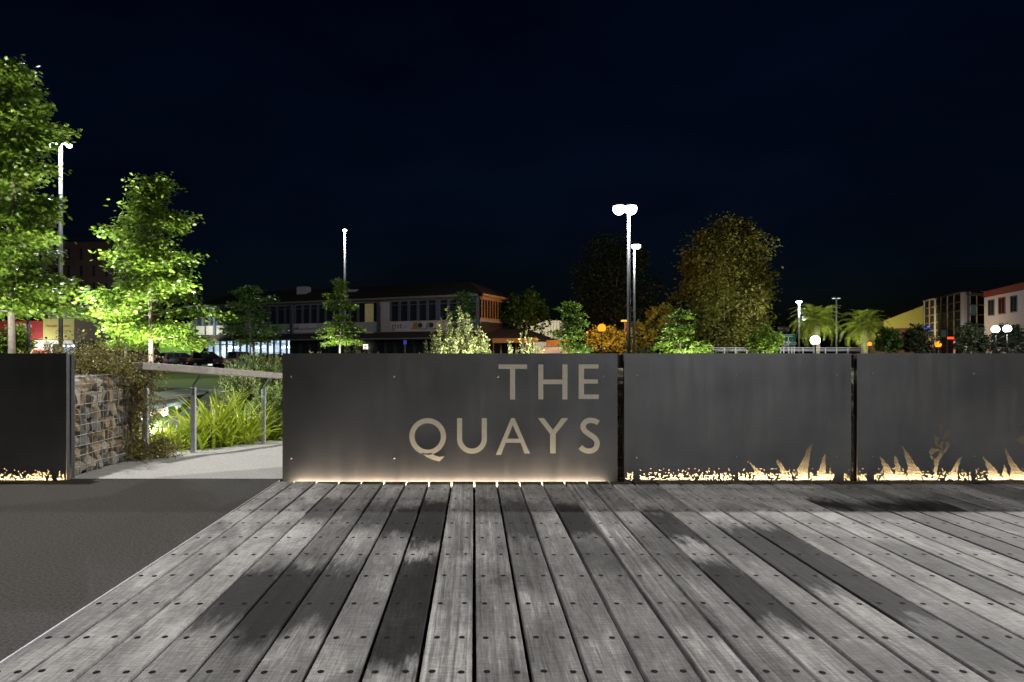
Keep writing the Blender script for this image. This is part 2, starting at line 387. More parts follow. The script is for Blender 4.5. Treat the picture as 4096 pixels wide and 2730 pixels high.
# concrete ramp leading back through the opening, falling from y = 6
ramp = MB(); rowsY = [4.872, 5.4, 6.0, 6.4, 7.6, 9.0, 10.5]
def path_left(y): return -2.92 if y < 5.62 else -2.92+.165*(y-5.62)
for y in rowsY:
    z = -.064*max(0, y-6.0)+.002
    for x in (path_left(y), -.2): ramp.v += [(x, y, z), (x, y, z-.15)]
for i in range(len(rowsY)-1):
    a, b = i*4, i*4+4
    ramp.f += [(a, a+2, b+2, b), (a, b, b+1, a+1), (a+2, a+3, b+3, b+2)]
ramp.f += [(0, 1, 3, 2)]
tag(ramp.build("concrete_path", M_conc), kind="structure")

# timber deck
deck = empty("timber_deck", (0, 2, 0))
tag(deck, kind="structure")
PITCH, GAP, Y_END, Y_BACK = .157, .0125, 4.768, -9.0
rows = [4.718, 4.509, 4.206, 3.903, 3.600, 3.321, 3.043, 2.75, 2.444, 2.153, 1.92, 1.62, 1.32, 1.02, .72, .42, .12, -.18, -.48, -.78, -1.08, -1.38]+[-1.68-.3*i for i in range(24)]
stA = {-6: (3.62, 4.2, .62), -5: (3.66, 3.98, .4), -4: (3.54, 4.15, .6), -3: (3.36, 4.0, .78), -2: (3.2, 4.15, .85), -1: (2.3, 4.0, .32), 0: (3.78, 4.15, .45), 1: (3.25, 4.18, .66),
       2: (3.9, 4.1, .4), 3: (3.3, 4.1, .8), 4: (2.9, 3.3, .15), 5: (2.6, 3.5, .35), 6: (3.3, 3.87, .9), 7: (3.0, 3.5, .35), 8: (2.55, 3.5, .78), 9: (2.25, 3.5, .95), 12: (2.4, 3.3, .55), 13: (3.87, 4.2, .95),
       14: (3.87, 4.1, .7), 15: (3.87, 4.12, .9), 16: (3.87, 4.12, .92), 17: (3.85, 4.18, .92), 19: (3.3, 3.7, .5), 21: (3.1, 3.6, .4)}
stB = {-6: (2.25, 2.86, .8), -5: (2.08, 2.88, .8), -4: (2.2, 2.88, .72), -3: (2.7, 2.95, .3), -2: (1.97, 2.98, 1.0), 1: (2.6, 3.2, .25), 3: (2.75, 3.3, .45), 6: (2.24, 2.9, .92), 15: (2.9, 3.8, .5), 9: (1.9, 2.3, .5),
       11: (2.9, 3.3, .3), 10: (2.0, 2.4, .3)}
grain = {-1: 1.3, 0: .8, 4: 1.5, 5: .9, 1: .7, 2: .6, 8: .7, 6: .8}
plank_me = {}
def plank_mesh(w):
    k = round(w, 4)
    if k not in plank_me:
        mb = MB(); h = w/2; L = (Y_END-Y_BACK)/2; c = .003
        prof = [(-h, -.032), (-h, -c), (-h+c, 0), (h-c, 0), (h, -c), (h, -.032)]
        mb.v = [(a, -L, b) for a, b in prof]+[(a, L, b) for a, b in prof]; q = len(prof)
        mb.f = [(i, (i+1) % q, q+(i+1) % q, q+i) for i in range(q)]+[tuple(range(q)), tuple(range(q, 2*q))[::-1]]
        me = bpy.data.meshes.new("plank"); me.from_pydata(mb.v, [], mb.f); me.update(); me.materials.append(M_wood); plank_me[k] = me
    return plank_me[k]
smb = MB(); n8 = 10
for j in range(n8): smb.v.append((0.0100*math.cos(2*math.pi*j/n8), 0.0100*math.sin(2*math.pi*j/n8), 0))
smb.f = [tuple(range(n8))]
M_recess = nmat("screw_recess_shade", (.009, .009, .009), .9, 0, var=.3, scale=200, spec=.1)  # flat near-black discs: shade inside the sunk screw holes painted as colour
screw_me = bpy.data.meshes.new("screw"); screw_me.from_pydata(smb.v, [], smb.f); screw_me.materials.append(M_recess)
rest = MB(); screws = []
for k in range(-9, 40):
    x0, x1 = (EDGE, -8*PITCH-GAP/2) if k == -9 else (k*PITCH+GAP/2, (k+1)*PITCH-GAP/2)
    xc = (x0+x1)/2; jit = random.uniform(-.0012, .0012)
    o = link("plank", plank_mesh(x1-x0), None, deck)
    o.location = (xc-deck.location.x, (Y_END+Y_BACK)/2-deck.location.y+random.uniform(-.003, .003), jit)
    o["stain_a"] = [float(q) for q in stA.get(k, (0, 0, 0))]; o["stain_b"] = [float(q) for q in stB.get(k, (0, 0, 0))]; o["grain"] = float(grain.get(k, random.uniform(.05, .5)))
    for y in rows:
        for sx in ((-.0405, .0405) if k > -9 else (-.029, .029)):
            p = (xc+sx+random.uniform(-.003, .003), y+random.uniform(-.004, .004), .0008+jit)
            if y > 1.0 and abs(p[0]-.1*y) < .84*y: screws.append((p[1], p, o))
            elif p[0] < 4.4: rest.add([(p[0]+v[0], p[1]+v[1], p[2]) for v in smb.v], smb.f)
screws.sort(key=lambda q: q[0])
for i, (dd, p, o) in enumerate(screws):
    if i < 300:
        s_ = link("screw", screw_me, None, o); s_.location = Vector(p)-wloc(o); s_.rotation_euler = (0, 0, random.uniform(0, 3))
    else: rest.add([(p[0]+v[0], p[1]+v[1], p[2]) for v in smb.v], smb.f)
tag(rest.build("screw_recesses", M_recess, deck), kind="stuff")
for y in rows: MB().box(EDGE, 6.3, y-.025, y+.025, -.19, -.034).build("joist", M_dark, deck)
MB().box(EDGE-.0075, EDGE-.0015, Y_BACK, Y_END+.03, -.1, .004).build("edge_trim", M_steel, deck)

# ---------------------------------------------------------------- fence panels of folded steel sheet
PF = 4.82      # front face
PX = lambda u: (u-VPX)*PF/FPX
PZ = lambda v: CAM_H+(VPY-v)*PF/FPX
PTOP = .896
PP = .0112
def inpoly(x, z, poly):
    c = False; j = len(poly)-1
    for i in range(len(poly)):
        (xi, zi), (xj, zj) = poly[i], poly[j]
        if (zi > z) != (zj > z) and x < (xj-xi)*(z-zi)/(zj-zi)+xi: c = not c
        j = i
    return c
def zpoly(o, sc, pts): return [(PX(o[0]+a*sc), PZ(o[1]+b*sc)) for a, b in pts]
Z2 = ((2400, 1380), .4675); Z3 = ((3300, 1380), .3954)
blades2 = [zpoly(*Z2, q) for q in (
    [(1262, 995), (1290, 1010), (1345, 1060), (1405, 1110), (1425, 1160), (1330, 1160), (1328, 1090), (1298, 1040)],
    [(1505, 982), (1535, 996), (1582, 1055), (1612, 1105), (1610, 1160), (1542, 1160), (1545, 1090), (1528, 1040)],
    [(1818, 835), (1808, 900), (1788, 1010), (1782, 1080), (1778, 1160), (1695, 1160), (1688, 1072), (1730, 1000), (1772, 900)],
    [(1926, 930), (1934, 960), (1929, 1080), (1940, 1160), (1874, 1160), (1865, 1090), (1892, 1020), (1908, 960)])]
blades3 = [zpoly(*Z3, q) for q in (
    [(552, 1130), (592, 1152), (652, 1240), (695, 1310), (700, 1365), (606, 1365), (597, 1270), (570, 1190)],
    [(696, 1112), (722, 1128), (773, 1270), (810, 1365), (710, 1365), (710, 1250), (698, 1150)],
    [(780, 1015), (833, 1078), (893, 1168), (955, 1270), (975, 1365), (846, 1365), (840, 1240), (810, 1150)],
    [(1088, 1365), (1130, 1365), (1140, 1250), (1155, 1170), (1195, 1110), (1245, 1062), (1262, 1010), (1243, 976), (1222, 980), (1222, 1050), (1188, 1088), (1195, 985), (1172, 975), (1172, 1060), (1130, 1150), (1102, 1160), (1107, 1240)],
    [(1055, 1085), (1080, 1042), (1120, 1048), (1160, 1045), (1165, 1075), (1110, 1090), (1085, 1110), (1105, 1150), (1080, 1165), (1060, 1120)],
    [(1100, 905), (1120, 925), (1160, 935), (1155, 960), (1140, 1000), (1175, 1010), (1170, 1040), (1140, 1030), (1105, 990)],
    [(1205, 900), (1240, 850), (1275, 875), (1275, 905), (1235, 925), (1215, 955), (1200, 960)],
    [(1098, 715), (1125, 740), (1165, 730), (1190, 710), (1245, 735), (1200, 760), (1165, 790), (1200, 810), (1195, 870), (1175, 910), (1165, 860), (1145, 815), (1100, 805)],
    [(1100, 665), (1125, 645), (1145, 670), (1120, 700), (1102, 695)],
    [(1378, 1125), (1380, 1150), (1350, 1240), (1330, 1365), (1205, 1365), (1288, 1270), (1338, 1170)],
    [(1600, 1135), (1692, 1218), (1755, 1300), (1770, 1365), (1655, 1365), (1645, 1270), (1615, 1180)],
    [(1806, 1205), (1838, 1258), (1856, 1365), (1795, 1365)],
    [(1815, 1040), (1852, 1088), (1893, 1158), (1965, 1258), (2040, 1330), (2050, 1365), (1885, 1365), (1875, 1240), (1845, 1160)],
    [(1900, 765), (1960, 735), (2080, 740), (2100, 800), (1960, 808)],
    [(1935, 960), (1985, 920), (2090, 925), (2100, 1000), (1990, 1005)])]
clear2 = [(2536, 2560), (2938, 2955), (3338, 3372)]; clear3 = [(3470, 3496), (3886, 3904)]

M_edge = nmat('darkened_edge_steel', (.05, .047, .05), .6, var=.2)  # edges darker than the sheet: weaker reflection put into the colour
def panel(name, label, x0, x1, holes=None, z0=-.012, seed=1, zh=.40):
    r = random.Random(seed); root = empty(name, ((x0+x1)/2, PF, 0), label, "wall panel", "charcoal steel wall panels")
    mb = MB(); D = .042
    mb.add([(x0, PF, PTOP), (x1, PF, PTOP), (x1, PF+D, PTOP), (x0, PF+D, PTOP)], [(0, 1, 2, 3)])
    ret = MB()
    for x in (x0, x1): ret.add([(x, PF+.002, z0), (x, PF+D, z0), (x, PF+D, PTOP-.002), (x, PF+.002, PTOP-.002)], [(0, 1, 2, 3)])
    ret.build("folded_edge", M_edge, root)
    def q(a, b, c, d):
        if b-a > 1e-6 and d-c > 1e-6: mb.add([(a, PF, c), (b, PF, c), (b, PF, d), (a, PF, d)], [(0, 1, 2, 3)])
    nh = 0
    if not holes: q(x0, x1, z0, PTOP)
    else:
        q(x0, x1, zh, PTOP); rh = PP*.866; z = z0; row = 0; R = .0034
        nrow = int((zh-z0)/rh); rh = (zh-z0)/nrow
        for row in range(nrow):
            zc = z0+(row+.5)*rh; a = x0; x = x0+.008+(PP/2 if row % 2 else 0)
            while x+PP < x1-.006:
                xc = x+PP/2
                if holes(xc, zc, row, r):
                    q(a, x, z0+row*rh, z0+(row+1)*rh); k = len(mb.v)
                    A, B, C_, D_ = x, x+PP, z0+row*rh, z0+(row+1)*rh
                    ring = [(B, zc), (B, D_), (xc, D_), (A, D_), (A, zc), (A, C_), (xc, C_), (B, C_)]
                    for (px, pz) in ring: mb.v.append((px, PF, pz))
                    for yy in (PF, PF+.004):
                        for j in range(8): mb.v.append((xc+R*math.cos(j*math.pi/4), yy, zc+R*math.sin(j*math.pi/4)))
                    for j in range(8):
                        j2 = (j+1) % 8; mb.f += [(k+j, k+j2, k+8+j2, k+8+j), (k+8+j, k+8+j2, k+16+j2, k+16+j)]
                    a = x+PP; nh += 1
                x += PP
            q(a, x1, z0+row*rh, z0+(row+1)*rh)
    mb.build("sheet", M_panel, root)
    return root

def screw_head(root, x, z):
    MB().ell((x, PF-.001, z), (.008, .004, .008), 10, 5).build("screw", M_steel, root, smooth=True)

def band(clear, blades, dens=1.0):
    def f(x, z, row, r):
        u = VPX+x*FPX/PF
        blocked = any(a < u < b for a, b in clear)
        if row >= 1 and z < .082:
            pr = {1: .8, 2: .6, 3: .55, 4: .5, 5: .4, 6: .27}.get(row, .14)
            if r.random() < pr*dens and not blocked: return True
        return any(inpoly(x, z, q) for q in blades)
    return f
pnl1 = panel("wall_panel", "long charcoal steel panel with the raised sign letters", PX(1130), PX(2470), z0=-.06)
pnl2 = panel("wall_panel", "charcoal steel panel with four glowing grass blades right of the sign", PX(2497), PX(3405), band(clear2, blades2), seed=2)
pnl3 = panel("wall_panel", "charcoal steel panel with a glowing flower stem at the right edge", PX(3428), PX(4420), band(clear3, blades3), seed=3)
pnl0 = panel("wall_panel", "dark steel panel with glowing dots at the far left beside the path", -4.3, PX(265), band([(208, 228)], []), seed=4)
for px_, xs_, vs_ in ((pnl1, (1164, 1577, 1993, 2413), (1507, 1833)), (pnl2, (2550, 2945, 3345), (1501, 1830)), (pnl3, (3489, 3895), (1497, 1828))):
    for u in xs_:
        for v in vs_:
            if (u, v) not in ((1993, 1833), (2413, 1833)): screw_head(px_, PX(u), PZ(v))
# added pale backing behind the perforated sheets, in place of lit stones
M_backing = nmat("pale_added_backing", (.75, .72, .66), .8, var=.1, scale=9)
for root, x0, x1 in ((pnl0, -4.29, PX(265)-.02), (pnl2, PX(2497)+.01, PX(3405)-.01), (pnl3, PX(3428)+.01, PX(4420)-.01)):
    MB().box(x0, x1, PF+.0405, PF+.042, -.01, .42).build("added_backing", M_backing, root)
    MB().box(x0, x1, PF+.012, PF+.032, -.0125, -.0105).build("led_strip", M_led, root)
    light("led_strip_light", 'AREA', ((x0+x1)/2, PF+.022, -.006), 7.5*(x1-x0), (1.0, .70, .34), ((x0+x1)/2, PF+.026, 1), sx=x1-x0-.02, sy=.01, angle=170, parent=root)
# strip light shining up the sign panel from the slot at the deck end
lx0, lx1 = PX(1168), PX(2425)
MB().box(lx0, lx1, Y_END+.014, PF-.014, -.047, -.043).build("led_strip", M_led, pnl1)
for i in range(6):
    a, b = lx0+(lx1-lx0)*i/6, lx0+(lx1-lx0)*(i+1)/6
    light("led_strip_light", 'AREA', ((a+b)/2, PF-.026, -.042), 2.0, (1.0, .78, .54), ((a+b)/2, PF-.004, .1), sx=b-a-.01, sy=.012, angle=175, parent=pnl1)

# letters of the sign, each its own part
LO, LS = (1600, 1380), .425
def LP(a, b): return (PX(LO[0]+a*LS), PZ(LO[1]+b*LS))
def letter(name, polys, fan=True):
    mb = MB()
    for poly in polys:
        pts = [LP(*p) for p in poly]
        mb.prism(pts, lambda a, b, c: (a, PF-.0025-(c), b), .0045)
    mb.build(name, M_letter, pnl1)
def stroke(pts, w, closed=False):
    out = []; m = len(pts)
    for i in range(m-1):
        a, b = Vector(pts[i]), Vector(pts[i+1])
        def nrm(j):
            p, q = Vector(pts[max(0, j-1)]), Vector(pts[min(m-1, j+1)]); d = (q-p).normalized(); return Vector((-d.y, d.x))*w/2
        na, nb = nrm(i), nrm(i+1)
        out.append([tuple(a+na), tuple(b+nb), tuple(b-nb), tuple(a-na)])
    return out
letter("letter_t", [[(927, 185), (1195, 185), (1195, 227), (1083, 227), (1083, 515), (1035, 515), (1035, 227), (927, 227)]])
letter("letter_h", [[(1301, 185), (1348, 185), (1348, 327), (1527, 327), (1527, 185), (1575, 185), (1575, 514), (1527, 514), (1527, 371), (1348, 371), (1348, 514), (1301, 514)]])
letter("letter_e", [[(1680, 184), (1867, 184), (1867, 224), (1730, 224), (1730, 325), (1861, 325), (1861, 366), (1730, 366), (1730, 468), (1870, 468), (1870, 510), (1680, 510)]])
ring = []
for i in range(40):
    a, b = 2*math.pi*i/40, 2*math.pi*(i+1)/40
    f = lambda t, r: (261+r*math.cos(t), 862+r*math.sin(t))
    ring.append([f(a, 172), f(b, 172), f(b, 124), f(a, 124)])
letter("letter_q", ring+[[(196, 1012), (250, 1055), (310, 1082), (372, 1096), (400, 1070), (418, 1049), (370, 1054), (330, 1042), (296, 1016), (250, 1024)]])
up = [(561, 690), (561, 884)]+[(677-116*math.cos(t), 884+116*math.sin(t)) for t in np.linspace(.12, math.pi-.12, 22)]+[(793, 884), (793, 690)]
letter("letter_u", stroke(up, 48))
letter("letter_a", [[(1045, 690), (1078, 690), (1222, 1022), (1172, 1022), (1134, 921), (997, 921), (950, 1035), (902, 1035)][0:0] or
                    [(1045, 690), (1078, 690), (1222, 1022), (1172, 1022), (1134, 921), (1118, 883), (1060, 755), (1010, 883), (1118, 883), (1134, 921), (995, 921), (950, 1035), (902, 1035)]])
letter("letter_y", [[(1297, 690), (1355, 690), (1439, 800), (1520, 690), (1581, 690), (1464, 838), (1464, 1021), (1412, 1021), (1412, 838)]])
sp_ = [(1865, 735), (1845, 722), (1815, 712), (1782, 710), (1750, 720), (1727, 742), (1720, 772), (1730, 800), (1755, 825), (1795, 850), (1830, 875), (1852, 905), (1855, 940), (1842, 972), (1815, 993), (1780, 1001), (1745, 996), (1715, 980), (1696, 960)]
def smooth_pts(p, k=3):
    p = [Vector(q) for q in p]
    for _ in range(2):
        o = [p[0]]
        for a, b in zip(p[:-1], p[1:]): o += [a*.75+b*.25, a*.25+b*.75]
        p = o+[p[-1]]
    return [tuple(q) for q in p]
letter("letter_s", stroke(smooth_pts(sp_), 49))

# ---------------------------------------------------------------- gabions
def stone_mesh(r, sx, sy, sz):
    import bmesh
    bm = bmesh.new()
    for i in range(24):
        d = Vector((r.gauss(0, 1), r.gauss(0, 1), r.gauss(0, 1))).normalized()
        k = max(abs(d.x), abs(d.y), abs(d.z))**.55
        bm.verts.new((d.x/k*sx, d.y/k*sy, d.z/k*sz))
    bmesh.ops.convex_hull(bm, input=bm.verts)
    loose = [v for v in bm.verts if not v.link_faces]; bmesh.ops.delete(bm, geom=loose, context='VERTS')
    me = bpy.data.meshes.new("stone"); bm.to_mesh(me); bm.free(); return me
def wires(lines, r=.0023):
    mb = MB()
    for a, b in lines:
        a, b = Vector(a), Vector(b); n_ = max(2, int((b-a).length/.15)); 
        pts = [a.lerp(b, i/n_)+Vector((random.gauss(0, .003), random.gauss(0, .003), random.gauss(0, .003))) for i in range(n_+1)]
        mb.tube(pts, r, 5)
    return mb
def gabion(name, label, x0, x1, y0, y1, zt, side=None, cols=None, seed=1):
    r = random.Random(seed)
    root = empty(name, ((x0+x1)/2, (y0+y1)/2, 0), label, "gabion wall", "wire gabions filled with stones")
    MB().box(x0+.07, x1-.07, y0+.07, y1-.07, -.1, zt-.07).build("rubble_core", M_rock[2], root)
    base = wloc(root)
    def put(p, sx, sy, sz):
        me = stone_mesh(r, sx, sy, sz); o = link("stone", me, r.choice(M_rock), root); o.location = Vector(p)-base
        o.rotation_euler = (r.uniform(-.3, .3), r.uniform(-.3, .3), r.uniform(-.3, .3))
    if side:
        z = .0
        while z < zt-.05:
            h = r.uniform(.085, .14); y = y0-.02+r.uniform(0, .05)
            while y < y1:
                w = r.uniform(.08, .17)
                put((x1-.06, y+w/2, min(z+h/2+r.uniform(-.015, .015), zt-.05)), .07, w*.56, h*.6); y += w
            z += h*.94
        y = y0+.05
        while y < y1:
            x = x1-.14
            while x > x1-.95:
                w = r.uniform(.12, .18); put((x, y+.05, zt-.055), w*.55, .08, .055); x -= w
            y += .14
    for (cx0, cx1) in (cols or []):
        z = .0
        while z < zt-.03:
            h = r.uniform(.09, .15); w = r.uniform(.1, .2); xx = (cx0+cx1)/2+r.uniform(-.05, .05)
            put((xx, y0+.05, z+h/2), w*.55, .06, h*.58); put((xx-w, y0+.05, z+h/2+.02), .09, .06, h*.58); put((xx+w, y0+.05, z+h/2), .09, .06, h*.58); z += h*.94
    ln = []; e = .006
    if side:
        for i in range(int((y1-y0)/.075)+1): ln.append(((x1+e, y0+i*.075, 0), (x1+e, y0+i*.075, zt)))
        for i in range(int(zt/.075)+1): ln.append(((x1+e, y0, i*.075), (x1+e, y1, i*.075)))
        for i in range(int((y1-y0)/.075)+1): ln.append(((x1+e, y0+i*.075, zt+e), (x1-1.0, y0+i*.075, zt+e)))
        for i in range(13): ln.append(((x1-i*.08, y0, zt+e), (x1-i*.08, y1, zt+e)))
    for (cx0, cx1) in (cols or []):
        for i in range(4): ln.append((((cx0+cx1)/2-.1+i*.067, y0-.014, 0), ((cx0+cx1)/2-.1+i*.067, y0-.014, zt)))
        for i in range(int(zt/.075)+1): ln.append(((cx0-.15, y0-.014, i*.075), (cx1+.15, y0-.014, i*.075)))
        for i in range(5): ln.append(((cx0-.15, y0+i*.012, zt+.004*i), (cx1+.15, y0+i*.012, zt+.004*i)))
    wires(ln).build("wire_mesh", M_wire, root)
    return root
gabL = gabion("gabion", "stone filled wire gabion at the left of the path, overgrown by creeper", -4.4, -2.885, 4.915, 5.78, .72, side=True, seed=11)
gabR = gabion("gabion", "long stone filled gabion behind the sign panel and its neighbours", -1.28, 4.6, 4.915, 5.62, .72, cols=[(PX(2470), PX(2497)), (PX(3405), PX(3428))], seed=12)
for gb, a, b in ((gabL, -4.4, -2.872), (gabR, -1.3, 4.6)):
    MB().box(a, b, 4.866, 4.908, .79, .889).build("top_rail", M_dark, gb, bevel=.004)
    MB().box(a if gb is gabR else b-.05, (a+.05) if gb is gabR else b, 4.866, 4.908, -.05, .788).build("mounting_post", M_dark, gb)

# ---------------------------------------------------------------- street and globe lamps, one added behind the viewer
def lamp_post(name, label, u, v, d, r=.09, heads=((0, 0),), power=0, color=(.92, .96, 1), pos=None, hz=None, group="tall steel street lamps", lens=(.3, .3, .13), emis=None, arm=.0, spot=None, polemat=None, cone=130, cblend=.5):
    if pos is None: pos = (X(u, d), d); hz = Z(v, d)
    x, y = pos; zb = terr(x, y)
    root = empty(name, (x, y, zb), label, "street lamp", group)
    MB().tube([(x, y, zb), (x, y, zb+.25)], r*1.7, 12).build("base", polemat or M_pole, root, smooth=False)
    MB().tube([(x, y, zb+.2), (x, y, zb+(hz-zb)*.5), (x, y, hz+.12)], [r, r*.92, r*.8], 14).build("pole", polemat or M_pole, root, smooth=True)
    for (hx, hy) in heads:
        cx, cy = x+hx, y+hy
        if hx or hy: MB().tube([(x, y, hz+.1), (cx, cy, hz+.16)], .035, 8).build("arm", polemat or M_pole, root)
        MB().ell((cx, cy, hz+.05), (lens[0]*.95, lens[1]*.95, lens[2]*.8+.05), 16, 6, .3, .999).build("head", polemat or M_pole, root, smooth=True)
        MB().ell((cx, cy, hz+.047), lens, 16, 8, -.999, .42).build("lens", emis or M_ledw, root, smooth=True)
        if power: light("lamp_light", 'SPOT' if spot else 'POINT', (cx, cy-.45, hz-lens[2]-.02), power/len(heads), color, target=spot, size=.12, angle=cone, blend=cblend, parent=root)
    return root
lamp_post("street_lamp", "tall added street lamp outside the frame, behind the viewer on the deck side", 0, 0, 0, pos=(7.5, -7.5), hz=8.2, power=1900, color=(1.0, .985, .96), spot=(2.5, -2.5, 0))  # added lamp: brightens the near deck, the panel fronts and the letters
# two lamps just outside the frame whose light and shadows fall across deck and path
lamp_post("street_lamp", "tall street lamp outside the frame, left of the overgrown gabion", 0, 0, 0, pos=(-4.9, 6.5), hz=8.2, power=3000, color=(1.0, .96, .91), spot=(-2.2, 4.6, 0), cone=96, cblend=1.0)
lamp_post("street_lamp", "tall street lamp outside the frame beyond the flower stem panel", 0, 0, 0, pos=(11.2, 13.0), hz=8.2, power=9000, color=(1.0, .97, .93), spot=(4.0, 3.0, 0))
lamp_post("street_lamp", "street lamp with two glaring heads behind the gap right of the sign", 2515, 840, 33, r=.095, heads=((-.47, 0), (.1, 0)), power=1800, lens=(.3, .3, .3))  # lenses rounded into balls to take the shape of the glare
lamp_post("street_lamp", "slimmer lamp close behind the two headed street lamp", 2537, 988, 50, r=.09, heads=((0, 0), (.25, 0)), power=2000, lens=(.22, .22, .22))
lamp_post("street_lamp", "tall lamp pole rising through the leaves of the large left tree", 243, 588, 29, r=.09, heads=((.36, 0), (-.36, 0)), power=3200, lens=(.12, .12, .1))
lamp_post("street_lamp", "single tall lamp above the two-storey building", 1379, 925, 49, r=.09, heads=((0, 0),), power=1500, lens=(.16, .16, .1))
lamp_post("street_lamp", "lit white lamp left of the two palms", 3196, 1210, 70, r=.11, heads=((0, 0),), power=2200, lens=(.3, .3, .16))
lamp_post("street_lamp", "unlit lamp pole with a double head between the two palms", 3346, 1196, 72, r=.1, heads=((-.25, 0), (.25, 0)), power=0, lens=(.2, .2, .06), emis=M_white)
def globe_lamp(name, label, u, v, d, r, col, emis, power, group="low globe lamps", pr=.05):
    x, z = X(u, d), Z(v, d); zb = terr(x, d)
    root = empty(name, (x, d, zb), label, "lamp", group)
    MB().tube([(x, d, zb), (x, d, z-r*.9)], pr, 10).build("post", M_dark, root, smooth=True)
    MB().tube([(x, d, z-r*1.05), (x, d, z-r*.8)], r*.6, 10).build("collar", M_dark, root)
    MB().ell((x, d, z), (r, r, r), 16, 10).build("globe", emis, root, smooth=True)
    if power: light("lamp_light", 'POINT', (x, d, z+r+.12), power, col, size=.15, parent=root)
    return root
CW = (.95, .97, 1.0); SO = (1.0, .45, .1)
globe_lamp("globe_lamp", "brilliant white globe lamp in front of the palms", 3261, 1362, 44, .3, CW, M_ledw, 900)
globe_lamp("globe_lamp", "left of two white globes before the white building", 3982, 1318, 50, .27, CW, M_ledw, 800)
globe_lamp("globe_lamp", "right of two white globes before the white building", 4029, 1316, 50, .27, CW, M_ledw, 800)
globe_lamp("globe_lamp", "orange globe lamp low in front of the glass office", 3753, 1379, 55, .24, SO, M_sod, 120)
globe_lamp("globe_lamp", "small orange globe lamp beneath the right palm", 3479, 1377, 60, .18, SO, M_sod, 80)
globe_lamp("globe_lamp", "orange sodium lamp above the letter E of the sign", 2407, 1313, 58, .36, SO, M_sod, 3200)
globe_lamp("globe_lamp", "tiny orange lamp left of the sodium lamp", 2349, 1331, 60, .1, SO, M_sod, 0)
globe_lamp("globe_lamp", "low white lamp under the leaves of the large left tree", 113, 1244, 26, .13, (1, .95, .85), M_ledw, 250)
ol = empty("sodium_street_lamp", (X(2497, 62), 62, terr(0, 62)), "orange flat headed lamp on a dark red pole left of the tall poles", "street lamp")
MB().tube([(X(2500, 62), 62, -.55), (X(2500, 62), 62, Z(1284, 62))], .07, 8).build("pole", nmat("dark_red_pole", (.09, .02, .02), .6), ol)
MB().box(X(2486, 62), X(2508, 62), 61.8, 62.2, Z(1287, 62), Z(1281, 62)).build("head", emat("dim_sodium", (1, .42, .05), 2.0), ol)

# ---------------------------------------------------------------- trees
def trunk_mb(mb, p0, p1, r0, r1, r, n=8, wob=.03):
    a, b = Vector(p0), Vector(p1); L = (b-a).length; k = 7
    pts = [a.lerp(b, i/k)+Vector((r.gauss(0, wob*L*.12), r.gauss(0, wob*L*.12), 0))*(1 if 0 < i else 0) for i in range(k+1)]
    mb.tube(pts, [r0+(r1-r0)*i/k for i in range(k+1)], n); return pts
def oak(label, u, d, vt, vb, halfpx, nleaf, lsize, seed, mat=L_oak, tmpl=(OAK_V, OAK_F), rt=.1, skew=0.0, group="young oak trees", nb=34, power=0, upl=(.9, 1.6), name="oak_tree", col=(1, 1, .96), pw=.8):
    r = random.Random(seed); x = X(u, d); zb = terr(x, d); H = Z(vt, d); cb = Z(vb, d); R = halfpx*d/FPX
    root = empty(name, (x, d, zb), label, "tree", group)
    mb = MB(); trunk_mb(mb, (x, d, zb-.05), (x+skew, d, H-.15), rt, .012, r)
    C, D = [], []
    tiers = max(6, int(nb/3.0))
    for i in range(nb):
        tier = int(i*tiers/nb); h = min(.985, max(.0, (tier+.35+r.gauss(0, .16))/tiers)); az = i*2.39996+r.uniform(-.5, .5)
        rad = R*((1-h)**pw*.93+.07)*(.66+.34*min(1, (h+.05)/.14))*r.uniform(.45, 1.25)
        p0 = Vector((x+skew*h, d, cb+(H-cb)*h*.98)); dr = Vector((math.cos(az), math.sin(az), 0))
        rise = rad*(.34*h+.06-.14*(1-h))+r.uniform(-.09, .09)*rad
        p1 = p0+dr*rad+Vector((0, 0, rise)); pm = p0.lerp(p1, .5)+Vector((0, 0, .08*rad))
        mb.tube([p0, pm, p1], [max(.008, rt*.32*(1-h)), .012*(1-h)+.006, .004], 5)
        side = Vector((-dr.y, dr.x, 0)); nt = max(4, int(3+rad/R*12))
        for j in range(nt):
            s = .2+.82*(j+r.random())/nt; off = side*r.uniform(-1, 1)*rad*.34*(1.15-s*.6)
            c = (p0.lerp(pm, min(1, s*2)) if s < .5 else pm.lerp(p1, min(1.04, s*2-1)))+off+Vector((0, 0, r.gauss(0, .022)*R))
            m = max(3, int(nleaf/(nb*8.4)*(.5+1.0*r.random())))
            spread = .07*R+.045
            for q in range(m):
                C.append((c.x+r.gauss(0, spread), c.y+r.gauss(0, spread), c.z+r.gauss(0, spread*.42))); od = dr+off.normalized()*.6 if off.length > 0 else dr; D.append((od.x+r.gauss(0, .4), od.y+r.gauss(0, .4), -.2+r.gauss(0, .35)))
    for q in range(max(10, nleaf//70)):
        C.append((x+skew+r.gauss(0, .1*R), d+r.gauss(0, .1*R), H-r.random()*.12*(H-cb))); D.append((r.gauss(0, 1), r.gauss(0, 1), .3))
    mb.build("trunk", M_bark, root, smooth=True)
    C = np.array(C); leaves("crown", C, np.array(D), lsize, tmpl, mat, root)
    if power:
        for sg in (-1, 1): light("ground_uplight", 'SPOT', (x+sg*upl[0], d-upl[1], max(zb, -.35)+.12), power, col, (x, d, zb+(H-zb)*.72), size=.06, angle=95, blend=.9)
    return root
oak("tall leafy oak cut by the left edge of the frame", 50, 20, 250, 1255, 325, 20000, .15, 1, rt=.115, nb=50, power=1900, upl=(3.4, 5.0), pw=.62)  # its uplights are added, standing in for the lamp at its left
